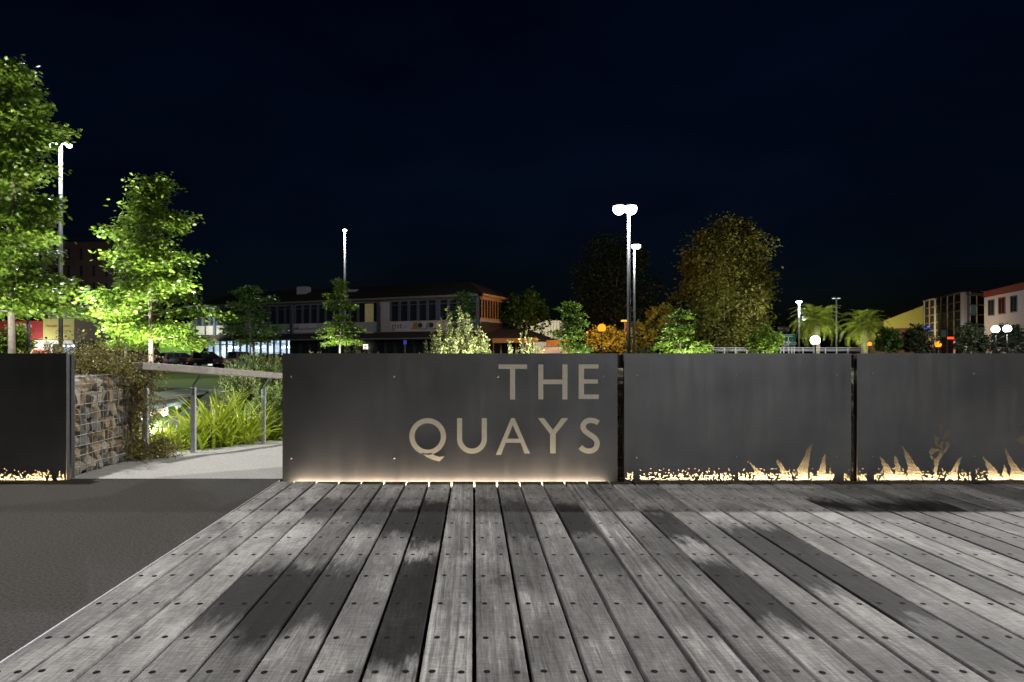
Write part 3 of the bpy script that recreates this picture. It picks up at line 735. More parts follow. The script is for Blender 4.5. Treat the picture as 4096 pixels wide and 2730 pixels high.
oak("brightly uplit oak with a white trunk behind the timber handrail", 603, 18, 712, 1378, 305, 19000, .105, 2, rt=.075, nb=40, power=1500, upl=(1.2, 2.6), pw=.72)
oak("slim oak half hidden behind the uplit oak", 503, 23, 905, 1400, 120, 2600, .14, 3, rt=.06, nb=26, power=150)
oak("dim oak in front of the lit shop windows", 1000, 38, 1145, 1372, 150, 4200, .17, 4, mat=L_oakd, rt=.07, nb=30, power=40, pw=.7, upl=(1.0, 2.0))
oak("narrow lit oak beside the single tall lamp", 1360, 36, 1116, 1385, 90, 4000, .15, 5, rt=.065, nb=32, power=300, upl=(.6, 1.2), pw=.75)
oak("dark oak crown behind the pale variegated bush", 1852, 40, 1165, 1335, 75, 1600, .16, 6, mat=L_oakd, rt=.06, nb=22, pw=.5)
oak("oak lit green beside the orange sodium lamp", 2290, 33, 1210, 1405, 100, 3000, .15, 7, rt=.05, nb=28, power=170, pw=.6)
oak("low lit oak right of the tall lamp poles", 2722, 36, 1242, 1412, 112, 3200, .15, 8, rt=.05, nb=22, power=420, pw=.8)

def clump_tree(label, u, d, vt, vb, wpx, n, lsize, mat, seed, name="tree", group="large dark trees", lobes=16, cat="tree", rt=.3, shape=1.0):
    r = random.Random(seed); x = X(u, d); zb = terr(x, d); H = Z(vt, d); B = Z(vb, d); R = wpx/2*d/FPX
    root = empty(name, (x, d, zb), label, cat, group)
    mb = MB(); trunk_mb(mb, (x, d, zb-.1), (x, d, B+(H-B)*.6), rt, rt*.3, r)
    L = []
    for i in range(lobes):
        h = (i+.5)/lobes; z = B+(H-B)*(.08+.86*h); w = R*math.sin(math.pi*min(.97, .18+.74*h))**.7
        a = i*2.4+r.uniform(-.4, .4); q = r.uniform(.35, .78); rr = R*r.uniform(.26, .42)
        c = Vector((x+math.cos(a)*w*q, d+math.sin(a)*w*q, z)); L.append((c, rr)); mb.tube([(x, d, B+(z-B)*.55), c], [rt*.25, .03], 5)
    mb.build("trunk", M_bark, root, smooth=True)
    C = []; D = []
    per = n//lobes
    for c, rr in L:
        for q in range(per//14):
            v = Vector((r.gauss(0, 1), r.gauss(0, 1), r.gauss(0, 1))).normalized(); p = c+v*rr*r.uniform(.6, 1.08)
            for m_ in range(14):
                s = rr*.2; C.append((p.x+r.gauss(0, s), p.y+r.gauss(0, s), p.z+r.gauss(0, s*.8))); D.append((v.x, v.y, v.z*.4-.3))
    leaves("crown", np.array(C), np.array(D), lsize, (DI_V, DI_F), mat, root)
    return root
clump_tree("tall broad olive tree behind the low lit oak", 2895, 78, 908, 1395, 420, 30000, .34, L_far, 21, lobes=30, rt=.4)
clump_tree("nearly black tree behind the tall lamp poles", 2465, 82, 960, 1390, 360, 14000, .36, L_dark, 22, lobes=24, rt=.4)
clump_tree("orange lit shrubby tree right of the tall lamp poles", 2640, 66, 1225, 1400, 170, 3500, .34, L_far, 23, lobes=12, rt=.12)
clump_tree("dark spreading pine at the right end of the two-storey building", 2105, 72, 1175, 1310, 190, 4000, .35, L_oakd, 24, lobes=12, rt=.18)
clump_tree("bright green bush left of the green road sign", 3055, 50, 1325, 1412, 160, 3200, .2, L_oak, 25, name="bush", group="roadside bushes", cat="bush", lobes=9, rt=.05)
clump_tree("round lit bush below the red shop sign", 55, 27, 1320, 1440, 190, 4500, .13, L_oak, 26, name="bush", group="roadside bushes", cat="bush", lobes=12, rt=.05)
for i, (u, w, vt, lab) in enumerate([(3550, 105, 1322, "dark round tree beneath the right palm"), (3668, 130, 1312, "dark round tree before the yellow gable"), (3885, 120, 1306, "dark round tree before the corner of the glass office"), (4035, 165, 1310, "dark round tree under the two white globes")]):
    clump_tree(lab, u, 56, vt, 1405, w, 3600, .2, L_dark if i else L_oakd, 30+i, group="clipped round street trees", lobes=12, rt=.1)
clump_tree("long orange lit hedge under the sodium lamp", 2440, 63, 1335, 1415, 260, 5000, .22, L_far, 27, name="hedge", group="roadside bushes", cat="hedge", lobes=18, rt=.05)
clump_tree("orange lit shrub leaning towards the red lamp pole", 2560, 64, 1290, 1410, 130, 3000, .25, L_far, 28, name="bush", group="roadside bushes", cat="bush", lobes=10, rt=.05)
# lights that wash these plants and facades belong to lamps and uplights of the place
light("ground_uplight", 'SPOT', (X(3055, 50), 47.5, -.2), 350, (1, 1, .9), (X(3055, 50), 50, 1.5), size=.1, angle=110, blend=.8)
light("ground_uplight", 'SPOT', (X(3270, 66), 60, -.2), 1560, (1, 1, .86), (X(3270, 66), 66, 4.5), size=.1, angle=80, blend=.8)
light("ground_uplight", 'SPOT', (X(3450, 64), 58, -.2), 1200, (1, 1, .86), (X(3450, 64), 64, 4), size=.1, angle=80, blend=.8)

# palms: every frond a part
def frond_mesh(seed):
    r = random.Random(seed); vs, fs = [], []; n = 22; pts = []
    for i in range(n+1):
        s = i/n; pts.append(Vector((0, s*1.0-.12*s*s, .30*s-.62*s*s*s)))
    for i in range(1, n+1):
        p = pts[i]; t = (pts[i]-pts[i-1]).normalized(); ln = .26*math.sin(math.pi*min(.96, .12+.85*i/n))+.03
        for sg in (-1, 1):
            tip = p+Vector((sg*ln*.8, ln*.55, -ln*.35+r.uniform(-.02, .02))); k = len(vs)
            vs += [tuple(p-t*.016), tuple(p+t*.016), tuple(tip)]; fs.append((k, k+1, k+2))
    k = len(vs)
    for p in pts: vs += [(p.x-.006, p.y, p.z), (p.x+.006, p.y, p.z)]
    for i in range(n): fs += [(k+2*i, k+2*i+1, k+2*i+3), (k+2*i, k+2*i+3, k+2*i+2)]
    rn = np.random.default_rng(seed)
    me = fast_mesh("frond", np.array(vs), np.array(fs), np.repeat(rn.uniform(.2, 1, (len(vs)+2)//3), 3)[:len(vs)]); me.materials.append(L_palm); return me
FR = [frond_mesh(i) for i in range(4)]
M_palmt = nmat("palm_trunk", (.10, .08, .055), .9, var=.4, scale=8, bump=.8, bscale=14)
def palm(label, u, d, vc, R, seed, nf=54):
    r = random.Random(seed); x = X(u, d); zb = terr(x, d); zc = Z(vc, d)
    root = empty("palm_tree", (x, d, zb), label, "palm", "palms before the yellow gable")
    MB().tube([(x, d, zb), (x, d, zb+.6), (x, d, zc-.5), (x, d, zc)], [.42, .33, .36, .25], 12).build("trunk", M_palmt, root)
    for i in range(nf):
        a = i*2.39996; e = math.radians(-55+118*((i+.5)/nf)**.9)+r.uniform(-.1, .1); s = R*r.uniform(.85, 1.1)*(1 if e < 1 else .85)
        o = link("frond", FR[i % 4], None, root); o.location = Vector((x, d, zc))-wloc(root)
        o.rotation_euler = (e, r.uniform(-.3, .3), a); o.scale = (s, s, s)
    return root
palm("left palm with drooping pale fronds by the lit lamp", 3265, 66, 1282, 2.75, 1)
palm("right palm with dark spreading fronds", 3455, 64, 1302, 2.7, 2)

# ---------------------------------------------------------------- shrubs and garden bed
def shrub(label, u, d, vt, wpx, nstem, per, lsize, seed, mat, zb=None, name="shrub", group="pale leaved shrubs", lean=.4, tmpl=(OV_V, OV_F), bushy=1.0):
    r = random.Random(seed); x = X(u, d); zb = terr(x, d) if zb is None else zb; H = Z(vt, d)-zb; R = wpx/2*d/FPX
    root = empty(name, (x, d, zb), label, "shrub", group); mb = MB(); C, D = [], []
    for i in range(nstem):
        a = r.uniform(0, 6.283); q = math.sqrt(r.random()); h = H*(1-.62*q**1.4*bushy)*r.uniform(.72, 1.05)
        b0 = r.uniform(0, .75)*q*R; p0 = Vector((x+math.cos(a)*b0+r.gauss(0, .03), d+math.sin(a)*b0+r.gauss(0, .03), zb)); p2 = Vector((x+math.cos(a)*q*R, d+math.sin(a)*q*R, zb+h)); pm = p0.lerp(p2, .5)+Vector((math.cos(a)*q*R*.2, math.sin(a)*q*R*.2, 0))
        mb.tube([p0, pm, p2], [.008, .005, .0025], 5)
        for j in range(per):
            s = .25+.77*r.random(); p = p0.lerp(pm, s*2) if s < .5 else pm.lerp(p2, min(1, s*2-1)); dr = (p2-pm).normalized()
            v = Vector((r.gauss(0, 1), r.gauss(0, 1), r.gauss(0, .6))).normalized(); c = p+v*r.random()*.06*(1+R*1.4)*(1.2-s)
            C.append(tuple(c)); D.append((v.x*.8+dr.x*.7, v.y*.8+dr.y*.7, .35+dr.z*.5))
    mb.build("stems", M_twig, root); leaves("foliage", np.array(C), np.array(D), lsize, tmpl, mat, root, updown=.3)
    return root
shrub("full pale green bush rising behind the middle of the sign", 1828, 13, 1212, 370, 300, 80, .048, 41, L_shrub)
light("ground_uplight", 'SPOT', (X(1828, 13)+.3, 11.4, -.1), 420, (1, 1, .92), (X(1828, 13), 13, 1.4), size=.05, angle=110, blend=.8)
shrub("sparse upright twigs with pale leaves left of the letters T H E", 2100, 13, 1305, 190, 26, 60, .05, 42, L_shrub, bushy=.45)
light("ground_uplight", 'SPOT', (X(2095, 13)+.2, 11.6, -.1), 260, (1, 1, .92), (X(2095, 13), 13, 1.1), size=.05, angle=100, blend=.8)
shrub("loose yellowish shrub at the foot of the narrow lit oak", 1430, 15, 1330, 200, 34, 40, .045, 43, L_shrub, bushy=.6)
shrub("grey green grassy shrub between sodium lamp and low lit oak", 2590, 20, 1355, 110, 60, 26, .11, 44, L_hebe, tmpl=(ND_V, ND_F), bushy=.7)
def hebe(label, x, y, zb, R, H, seed, n=420):
    r = random.Random(seed); root = empty("hebe_bush", (x, y, zb), label, "bush", "soft needle leaved bushes"); mb = MB(); C, D, T = [], [], []
    for i in range(n):
        z = r.uniform(-.25, 1); a = r.uniform(0, 6.283); k = math.sqrt(max(0, 1-z*z)); dr = Vector((math.cos(a)*k, math.sin(a)*k, z))
        c0 = Vector((x, y, zb+H*.38)); tip = c0+Vector((dr.x*R, dr.y*R, dr.z*H*.62))*r.uniform(.8, 1.07); b0 = c0.lerp(tip, .45)
        tip2 = tip+Vector((0, 0, .09*r.random()))
        mb.tube([b0, tip, tip2], [.004, .003, .0015], 4)
        dd = (tip2-b0).normalized(); tn = r.random()
        for j in range(46):
            s = r.random()**.8; p = b0.lerp(tip2, s); v = Vector((r.gauss(0, 1), r.gauss(0, 1), r.gauss(0, 1)))
            C.append(tuple(p)); D.append(tuple(v*.45+dd*.9)); T.append(min(1, max(0, .2+.6*s*tn+r.gauss(0, .1))))
    mb.build("stems", M_twig, root); leaves("foliage", np.array(C), np.array(D), .062, (ND_V*np.array([1.25, 1, 1]), ND_F), L_hebe, root, tone=np.array(T)); return root
hebe("feathery green bush showing above the handrail beside the sign panel", -2.95, 9.3, -.45, .62, 1.28, 51)
hebe("feathery green bush half hidden behind the sign panel", -2.1, 9.0, -.35, .62, 1.15, 52)
hebe("low feathery bush under the right end of the handrail", -2.42, 8.45, -.35, .42, .75, 53, 160)

# flax: each strap leaf a part
def strap_mesh(seed):
    r = random.Random(seed); vs, fs = [], []; n = 9; bend = r.uniform(.15, .85); tw = r.uniform(-.6, .6)
    for i in range(n+1):
        s = i/n; w = .021*(1-s**2.6)*(.75+.5*math.sin(math.pi*s*.8))+.0005; y = s*bend*s; z = s-.38*bend*s**2.4
        c, q = math.cos(tw*s), math.sin(tw*s)
        for e, dz in ((-1, .008), (0, -.006), (1, .008)): vs.append((e*w*c, y+e*w*q, z+dz*(1-s)))
    for i in range(n):
        a = i*3
        fs += [(a, a+1, a+4), (a, a+4, a+3), (a+1, a+2, a+5), (a+1, a+5, a+4)]
    me = fast_mesh("leaf", np.array(vs), np.array(fs), np.full(len(vs), r.random())); me.materials.append(L_flax)
    me.polygons.foreach_set("use_smooth", [True]*len(me.polygons)); return me
STRAP = [strap_mesh(i) for i in range(14)]
clumps = [(-3.05, 6.15, .24, 26, "low flax clump at the foot of the creeper covered gabion"), (-2.93, 6.55, .30, 30, "flax clump left of the middle handrail post"), (-2.86, 7.0, .48, 30, "flax clump right behind the middle handrail post"), (-2.78, 7.35, .66, 36, "tall flax clump midway between the two steel posts"),
          (-2.62, 7.05, .40, 28, "low flax clump leaning over the path edge"), (-2.62, 7.75, .6, 32, "flax clump left of the right handrail post"), (-3.2, 6.9, .28, 22, "flax clump before the glowing wall"), (-2.48, 8.0, .5, 26, "flax clump behind the right handrail post"), (-3.3, 6.35, .24, 20, "flax clump beside the creeper, furthest left"),
          (-2.06, 8.15, .42, 16, "small flax clump at the edge of the sign panel"), (-2.72, 6.72, .32, 24, "short flax clump at the foot of the middle post"), (-2.5, 7.45, .42, 24, "short flax clump along the concrete edge")]
rf = random.Random(5)
light("added_bed_spot", 'SPOT', (-3.95, 6.9, -.05), 70, (1, .98, .9), (-2.7, 7.2, .15), size=.05, angle=120, blend=.8)  # two unseen spots added in the bed to brighten flax and bushes
light("added_bed_spot", 'SPOT', (-3.6, 8.0, -.1), 60, (1, .98, .9), (-2.6, 8.6, .3), size=.05, angle=120, blend=.8)
for x, y, h, n_, lab in clumps:
    zb = max(terr(x, y), -.14-.064*max(0, y-6))
    root = empty("flax_plant", (x, y, zb), lab, "flax", "flax plants along the path")
    for i in range(int(n_*1.9)):
        o = link("leaf", STRAP[rf.randrange(14)], None, root); o.location = (rf.gauss(0, .05), rf.gauss(0, .05), -.02)
        lean = abs(rf.gauss(0, .5)); o.rotation_euler = (-min(1.15, lean), rf.uniform(-.15, .15), rf.uniform(0, 6.283)); o.rotation_mode = 'XYZ'
        s = h*1.12*rf.uniform(.7, 1.2); o.scale = (rf.uniform(.55, .85), s, s)
bed = MB(); 
for j, y in enumerate(np.arange(5.6, 10.6, .2)):
    xl = path_left(y); zz = -.064*max(0, y-6)
    for i, x in enumerate(np.linspace(xl-1.6, xl-.01, 9)):
        t = (xl-x)/1.6; bed.v.append((x, y, zz+.0-.05*t-.55*sm((t-.45)/.5)*sm((y-6.2)/1.5)+random.gauss(0, .012)))
for j in range(24):
    for i in range(8): bed.f.append((j*9+i, j*9+i+1, (j+1)*9+i+1, (j+1)*9+i))
tag(bed.build("garden_bed", M_soil, smooth=True), kind="structure")
# mulch chips on the bed
mc = MB(); rm = random.Random(9)
for i in range(1400):
    y = rm.uniform(5.7, 8.6); x = path_left(y)-rm.random()**1.5*.5+.015; z = -.064*max(0, y-6)+.008; a = rm.uniform(0, 3.14); l_ = rm.uniform(.008, .03); w_ = .006
    dx, dy = math.cos(a), math.sin(a)
    mc.add([(x-dx*l_-dy*w_, y-dy*l_+dx*w_, z), (x+dx*l_-dy*w_, y+dy*l_+dx*w_, z+rm.uniform(0, .012)), (x+dx*l_+dy*w_, y+dy*l_-dx*w_, z+.004), (x-dx*l_+dy*w_, y-dy*l_-dx*w_, z)], [(0, 1, 2, 3)])
tag(mc.build("mulch_chips", nmat("mulch_chip", (.17, .11, .07), .9, var=.5, scale=30)), "brown bark mulch scattered over the bed edge", "mulch", kind="stuff")

# creeper over the left gabion
cr = empty("creeper", (-3.0, 5.6, .7), "wiry brownish creeper trailing over the stone gabion", "creeper")
mb = MB(); C, D = [], []; rc = random.Random(3)
def strand(p, d, L, dens, sag):
    p = Vector(p); d = Vector(d).normalized(); pts = [p.copy()]
    n_ = max(4, int(L/.05))
    for i in range(n_):
        d = (d+Vector((rc.gauss(0, .35), rc.gauss(0, .35), rc.gauss(0, .3)-sag))).normalized(); p = p+d*.05
        if p.x < -2.86 and p.y < 5.78 and p.z < .73: p.z = .74
        pts.append(p.copy())
        for q in range(dens):
            C.append((p.x+rc.gauss(0, .022), p.y+rc.gauss(0, .022), p.z+rc.gauss(0, .022))); D.append((rc.gauss(0, 1), rc.gauss(0, 1), rc.gauss(0, 1)))
    mb.tube(pts, .0016, 3)
for i in range(300):
    t = rc.random()
    strand((-2.9-rc.random()*.6, 5.3+rc.random()*.45, .74+rc.random()*.1), (rc.gauss(0, 1), rc.gauss(.1, 1), rc.uniform(-.1, .55)), rc.uniform(.15, .4), 5, .05)
for i in range(190):
    strand((-2.87+rc.random()*.08, 5.70+rc.random()*.24, .85*rc.random()**.7+.08), (rc.gauss(.1, .4), rc.gauss(0, .4), -.8), rc.uniform(.1, .28), 5, .15)
for i in range(26):
    strand((-2.86+rc.random()*.05, 5.5+rc.random()*.25, .75*rc.random()), (rc.gauss(0, .3), rc.gauss(0, .8), -.5), rc.uniform(.1, .3), 3, .1)
for i in range(90):
    strand((-2.84+rc.random()*.12, 5.68+rc.random()*.35, .02+.12*rc.random()), (rc.gauss(.2, .6), rc.gauss(0, .7), .0), rc.uniform(.1, .18), 5, .1)
mb.build("stems", M_twig, cr); leaves("foliage", np.array(C), np.array(D), .019, (OV_V*np.array([1.6, 1, 1]), OV_F), L_creep, cr, updown=0)

# ---------------------------------------------------------------- handrail beside the path
hr = empty("handrail", (-2.56, 6.26, 0), "weathered timber handrail on steel posts along the path", "handrail")
posts = [(-2.80, 5.80), (-2.56, 6.26), (-2.31, 7.53)]
posts = [(-2.785, 5.79), (-2.575, 6.26), (-2.325, 7.53)]
for i, (x, y) in enumerate(posts):
    g_ = -.064*max(0, y-6); MB().box(x-.021, x+.021, y-.02, y+.02, g_-.1, g_+.60).build("post", M_steel, hr, bevel=.004)
    MB().tube([(x+.012, y-.025, g_+.53), (x+.012, y-.025, g_+.625), (x+.08, y-.05, g_+.71)], .011, 6).build("bracket", M_pole, hr)
    for k in (0, 1):
        for e in (0, 1): MB().ell((x-.004+.022*e, y-.036, g_+.545+.04*k), (.004, .003, .004), 8, 4).build("bolt", M_dark, hr)
rp = [(-2.77, 5.62, .792), (-2.71, 5.79, .782), (-2.49, 6.26, .743), (-2.245, 7.53, .655), (-1.9, 9.1, .55)]
rl = MB(); prof = [(-.05, -.03), (.05, -.03), (.05, .03), (-.05, .03)]
for i, p in enumerate(rp):
    a, b = Vector(rp[max(0, i-1)]), Vector(rp[min(len(rp)-1, i+1)]); d_ = (b-a).normalized(); sd = Vector((d_.y, -d_.x, 0)).normalized(); u_ = sd.cross(d_)
    for q, w_ in prof: rl.v.append(tuple(Vector(p)+sd*q+Vector((0, 0, 1))*w_))
for i in range(len(rp)-1):
    for j in range(4): j2 = (j+1) % 4; rl.f.append((i*4+j, i*4+j2, i*4+4+j2, i*4+4+j))
rl.f += [(3, 2, 1, 0), (16, 17, 18, 19)]
rl.build("rail", M_rail, hr, bevel=.006)

# raised walkway with a lit wall under its edge
qw = empty("raised_walkway", (-9.5, 17, -.2), "raised grey walkway with a glowing wall under its edge, seen below the handrail", "walkway")
M_slab = nmat("walkway_paving", (.42, .43, .45), .8, var=.15, scale=8, bump=.15)
MB().box(-13, -7.7, 13.4, 19.6, -.27, -.2).build("paving_slab", M_slab, qw)
MB().box(-7.76, -7.66, 13.4, 18.3, -.36, -.275).build("dark_edge_beam", nmat("edge_beam", (.10, .09, .08), .6), qw)
MB().box(-7.74, -7.68, 13.4, 18.2, -.45, -.365).build("glass_strip", nmat("green_glass", (.16, .24, .22), .2), qw)
MB().box(-7.80, -7.70, 13.4, 17.1, -.56, -.46).build("timber_beam", nmat("brown_beam", (.24, .17, .13), .8, var=.2), qw)
MB().box(-13, -7.95, 13.4, 18.4, -1.3, -.28).build("wall", M_offw, qw)
for y in (13.9, 15.1, 16.2, 17.3, 18.1): MB().box(-7.95, -7.83, y-.13, y+.13, -1.3, -.28).build("pier", M_offw, qw)
for i in range(4): light("walkway_light", 'AREA', (-7.55, 14.2+i*1.15, -.95), 26, (1, .97, .9), (-7.95, 14.2+i*1.15, -.75), sx=.9, sy=.05, angle=170, parent=qw)
MB().box(-7.6, -7.5, 13.4, 18.3, -1.2, -1.02).build("light_channel", M_steel, qw)
tag(MB().add([(-7.6, 16.4, -.9), (-3, 15.6, -.9), (-3, 20.5, -.19), (-9, 20.8, -.19), (-9, 19.6, -.195), (-7.6, 19.6, -.2)], [(0, 1, 2, 3, 4, 5)]).build("lower_path", M_slab), kind="structure")
for i, y in enumerate((.0,)): pass

# ---------------------------------------------------------------- two-storey building with shops
CX, CY, TX, TY = .58, 68.0, -.9, .436
def F(t, s, z): return (CX+TX*t-TY*-1*s*1.0 if False else CX+TX*t+TY*s, CY+TY*t-TX*s*1.0 if False else CY+TY*t+.9*s, z)
def tU(u): q = (u-VPX)/FPX; return (CX-CY*q)/(-TX+TY*q)
def zV(u, v): t = tU(u); return CAM_H+(VPY-v)*(CY+TY*t)/FPX
B = empty("two_storey_building", F(15, 5, -.6), "long two-storey building with dark tiled roof and shop signs", "building")
G0 = -.62; Z1, Z2_, Z3_, ZE = 3.2, 4.33, 6.42, 6.68
TL = tU(772)
M_cream = nmat("dim_white_render", (.36, .34, .36), .85, var=.12, scale=1.2)
M_gut = nmat("grey_gutter", (.13, .135, .13), .6)
mb = MB(); mb.fbox(F, 0, TL, .25, 9, Z1, Z2_); mb.fbox(F, 0, TL, .6, 9, Z3_, ZE); mb.build("upper_wall", M_cream, B)
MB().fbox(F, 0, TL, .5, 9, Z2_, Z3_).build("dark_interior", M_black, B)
tl0, tl1 = tU(1072), tU(826)
mb = MB(); mb.fbox(F, .2, tl0-3.2, .3, 9, G0, Z1-.1); mb.fbox(F, tl1, TL, .25, 9, G0, Z1-.1); mb.build("ground_wall", M_dark, B)
MB().fbox(F, 0, TL+.3, -.75, -.55, ZE-.08, ZE+.12).build("gutter", M_gut, B)
rf_ = MB(); rf_.add([F(-.7, -.7, ZE+.1), F(TL+.6, -.7, ZE+.1), F(TL+.6, 9.7, ZE+.1), F(-.7, 9.7, ZE+.1), F(3.5, 4.5, ZE+2.0), F(TL-3, 4.5, ZE+2.0)], [(0, 1, 5, 4), (1, 2, 5), (2, 3, 4, 5), (3, 0, 4), (0, 3, 2, 1)])
roof = rf_.build("roof", M_roof, B)
MB().fbox(F, tU(1167)+.0, tU(1131), 2.4, 3.4, ZE+.8, ZE+2.15).build("chimney", M_offw, roof)
MB().fbox(F, tU(1372), tU(1338), 2.4, 3.0, ZE+.9, ZE+1.5).build("chimney", M_offw, roof)
def awning(t0, t1, zt=3.16, zb_=2.5):
    a = MB(); a.add([F(t0, .2, zt), F(t1, .2, zt), F(t1+.7, -1.5, zb_), F(t0-.4, -1.5, zb_), F(t0, .2, zb_-.12), F(t1, .2, zb_-.12), F(t1+.7, -1.5, zb_-.12), F(t0-.4, -1.5, zb_-.12)], [(0, 1, 2, 3), (4, 7, 6, 5), (3, 2, 6, 7), (0, 3, 7, 4), (1, 5, 6, 2)])
    o = a.build("awning", M_roof, B); MB().fbox(F, t0-.4, t1+.7, -1.56, -1.5, zb_-.14, zb_+.02).build("awning_gutter", M_gut, o)
awning(tU(1312), tU(815)); awning(.3, tU(1492))
def strip(u0, u1, n_, z0, z1, s=.32, lit=None, gap=.22, frame=M_frame, glass=M_glassd):
    t0, t1 = tU(u1), tU(u0); w = (t1-t0)/n_
    for i in range(n_):
        a = t0+i*w; MB().fbox(F, a+gap*w*.5, a+w-gap*w*.5, s+.06, s+.09, z0, z1).build("pane", glass, B)
        MB().fbox(F, a-gap*w*.5, a+gap*w*.5, s-.08, s+.1, z0, z1).build("mullion", frame, B)
    MB().fbox(F, t1-gap*w*.5, t1+gap*w*.5, s-.08, s+.1, z0, z1).build("mullion", frame, B)
    MB().fbox(F, t0, t1, s-.02, s+.05, z1-.42, z1-.34).build("transom", frame, B)
strip(775, 1165, 13, Z2_+.05, Z3_); strip(1172, 1425, 8, Z2_+.05, Z3_); strip(1555, 1742, 5, Z2_+.05, Z3_); strip(1750, 1905, 4, Z2_+.05, Z3_)
MB().fbox(F, tU(1553), tU(1517), .2, .48, Z2_, Z3_).build("wall_pier", M_cream, B)
MB().fbox(F, tU(1484), tU(1450), .45, .5, 2.9, Z3_-.1).build("stair_glazing", nmat("frosted_yellow_glass", (.5, .42, .2), .5, emit=(.5, .4, .18), estr=.12), B)
for u in (856, 1163, 1512, 1909): MB().fbox(F, tU(u)-.16, tU(u)+.16, -.02, .24, Z1-.2, ZE).build("column", M_frame, B)
for u in (1160, 1512, 815): MB().tube([F(tU(u)-.05, -.6, ZE), F(tU(u)-.1, -.5, ZE-.4), F(tU(u)-.3, -.1, ZE-.8), F(tU(u)-.3, -.08, Z1)], .05, 6).build("downpipe", M_dark, B)
# end bay: orange sodium light painted into its timber colour
mb = MB()
E0, E1 = .05, 5.2
mb.fbox(F, -.02, .0, E0, 9, G0, Z2_+.1); mb.build("end_wall", M_cream, B)
for i in range(8):
    s = .3+i*.66; MB().fbox(F, -.09, .02, s-.05, s+.05, Z2_+.1, Z3_).build("end_mullion", nmat("sodium_lit_timber", (.45, .22, .06), .7) if i == 0 else bpy.data.materials["sodium_lit_timber"], B)
MB().fbox(F, -.04, -.015, .1, 5.1, Z2_+.1, Z3_).build("end_pane", M_glassd, B)
for z in (Z2_+.02, Z3_-.1): MB().fbox(F, -.14, .02, .0, 5.3, z, z+.14).build("end_rail", bpy.data.materials["sodium_lit_timber"], B)
MB().fbox(F, -.75, -.6, -.7, 9, ZE-.1, ZE+.12).build("end_fascia", bpy.data.materials["sodium_lit_timber"], B)
MB().add([F(-.1, .2, 4.1), F(-.1, 8, 4.1), F(-6.5, 8, 2.0), F(-6.5, -1.4, 2.0), F(-.1, -1.4, 2.5)], [(0, 1, 2, 3, 4)]).build("lean_to_roof", M_roof, B)
MB().fbox(F, -6.6, -2.0, -1.5, -1.35, 1.9, 2.35).build("lean_to_fascia", bpy.data.materials["sodium_lit_timber"], B)
for i in range(7): MB().fbox(F, -5.6+i*.8, -5.48+i*.8, -.2, -.1, G0, 2.0).build("lean_to_post", bpy.data.materials["sodium_lit_timber"], B)
MB().fbox(F, -5.6, -.2, 0, .1, G0, 2.1).build("lean_to_glass", M_glassd, B)
MB().fbox(F, -9.5, -6.2, .2, .4, G0, 1.6).build("white_brick_wall", M_white, B)
MB().fbox(F, -9.3, -7.0, -.05, .1, 1.62, 2.15).build("orange_board", bpy.data.materials["sodium_lit_timber"], B)
# ground floor glazing: dark shop on the right, lit shop on the left
strip(1500, 1900, 10, G0+.3, 2.38, s=.2, frame=M_dark); strip(1160, 1430, 7, G0+.3, 2.38, s=.2, frame=M_dark)
strip(828, 1070, 9, .25, 2.38, s=.05, frame=M_frame, glass=M_glassc, gap=.2); strip(1095, 1146, 2, G0, 2.38, s=.05, glass=M_glassc, gap=.2)
M_room = nmat("white_room", (.75, .8, .85), .7, var=.08)
mb = MB(); mb.fbox(F, tl0-3.2, tl1, 5.0, 5.1, G0, 2.5); mb.fbox(F, tl0-3.2, tl1, .2, 5, 2.4, 2.5); mb.fbox(F, tl0-3.2, tl1, .2, 5, G0, G0+.1); mb.fbox(F, tl0-3.2, tl0-3.1, .2, 5, G0, 2.5); mb.fbox(F, tl1-.1, tl1, .2, 5, G0, 2.5); mb.build("shop_room", M_room, B)
M_tubel = emat("fluorescent_tube", (.75, .88, 1.0), 9)
for i in range(9):
    t = tl0-2.4+(tl1-tl0+2.2)*i/8.5; MB().fbox(F, t, t+.75, 1.5+(i % 3)*.9, 1.62+(i % 3)*.9, 1.55+.1*(i % 2), 1.68+.1*(i % 2)).build("tube_lamp", M_tubel, B)
    light("tube_light", 'POINT', F(t+.3, 2.0+(i % 3)*.7, 1.35), 26, (.72, .86, 1.0), size=.2, parent=B)
for i in range(5):
    t = tl0+1+(tl1-tl0)*i/5.5; MB().fbox(F, t, t+.9, 2.4, 3.0, G0+.1, .75+.2*(i % 2)).build("shop_stand", M_cream, B)
# writing
def FM(u, v, s): 
    t = tU(u); z = zV(u, v); return lambda a, b, c: F(t-a, s, z+b)
M_ink = nmat("dark_ink", (.02, .02, .05), .6, var=0); M_inkg = nmat("green_ink", (.03, .06, .03), .6, var=0)
MB().fbox(F, tU(1258), tU(1172), .2, .246, 3.32, 4.26).build("shop_sign", nmat("sign_white", (.5, .48, .5), .5, var=.05), B)
lettering("smartalliances", .52, FM(1222, 1315, .19), M_inkg, B)
MB().tube([F(tU(1178), .19, 3.95), F(tU(1183), .19, 3.7), F(tU(1186), .19, 3.62), F(tU(1189), .19, 4.15)], .04, 6).build("sign_logo", M_inkg, B)
MB().fbox(F, tU(1668), tU(1560), .2, .246, 3.3, 4.2).build("shop_sign", nmat("sign_lilac", (.5, .46, .52), .5, var=.05), B)
lettering("gist", .95, FM(1583, 1304, .19), M_ink, B); lettering("Rural &\nassociates", .2, FM(1612, 1308, .19), M_ink, B)
mb = MB(); tz = lambda u, v: (tU(u), zV(u, v))
pts = [tz(1638, 1318), tz(1648, 1306), tz(1650, 1290), tz(1666, 1289), tz(1666, 1319)]
mb.prism(pts, lambda a, b, c: F(a, .19-c, b), .02).build("sign_mark", nmat("ochre_sign", (.45, .25, .03), .6), B)
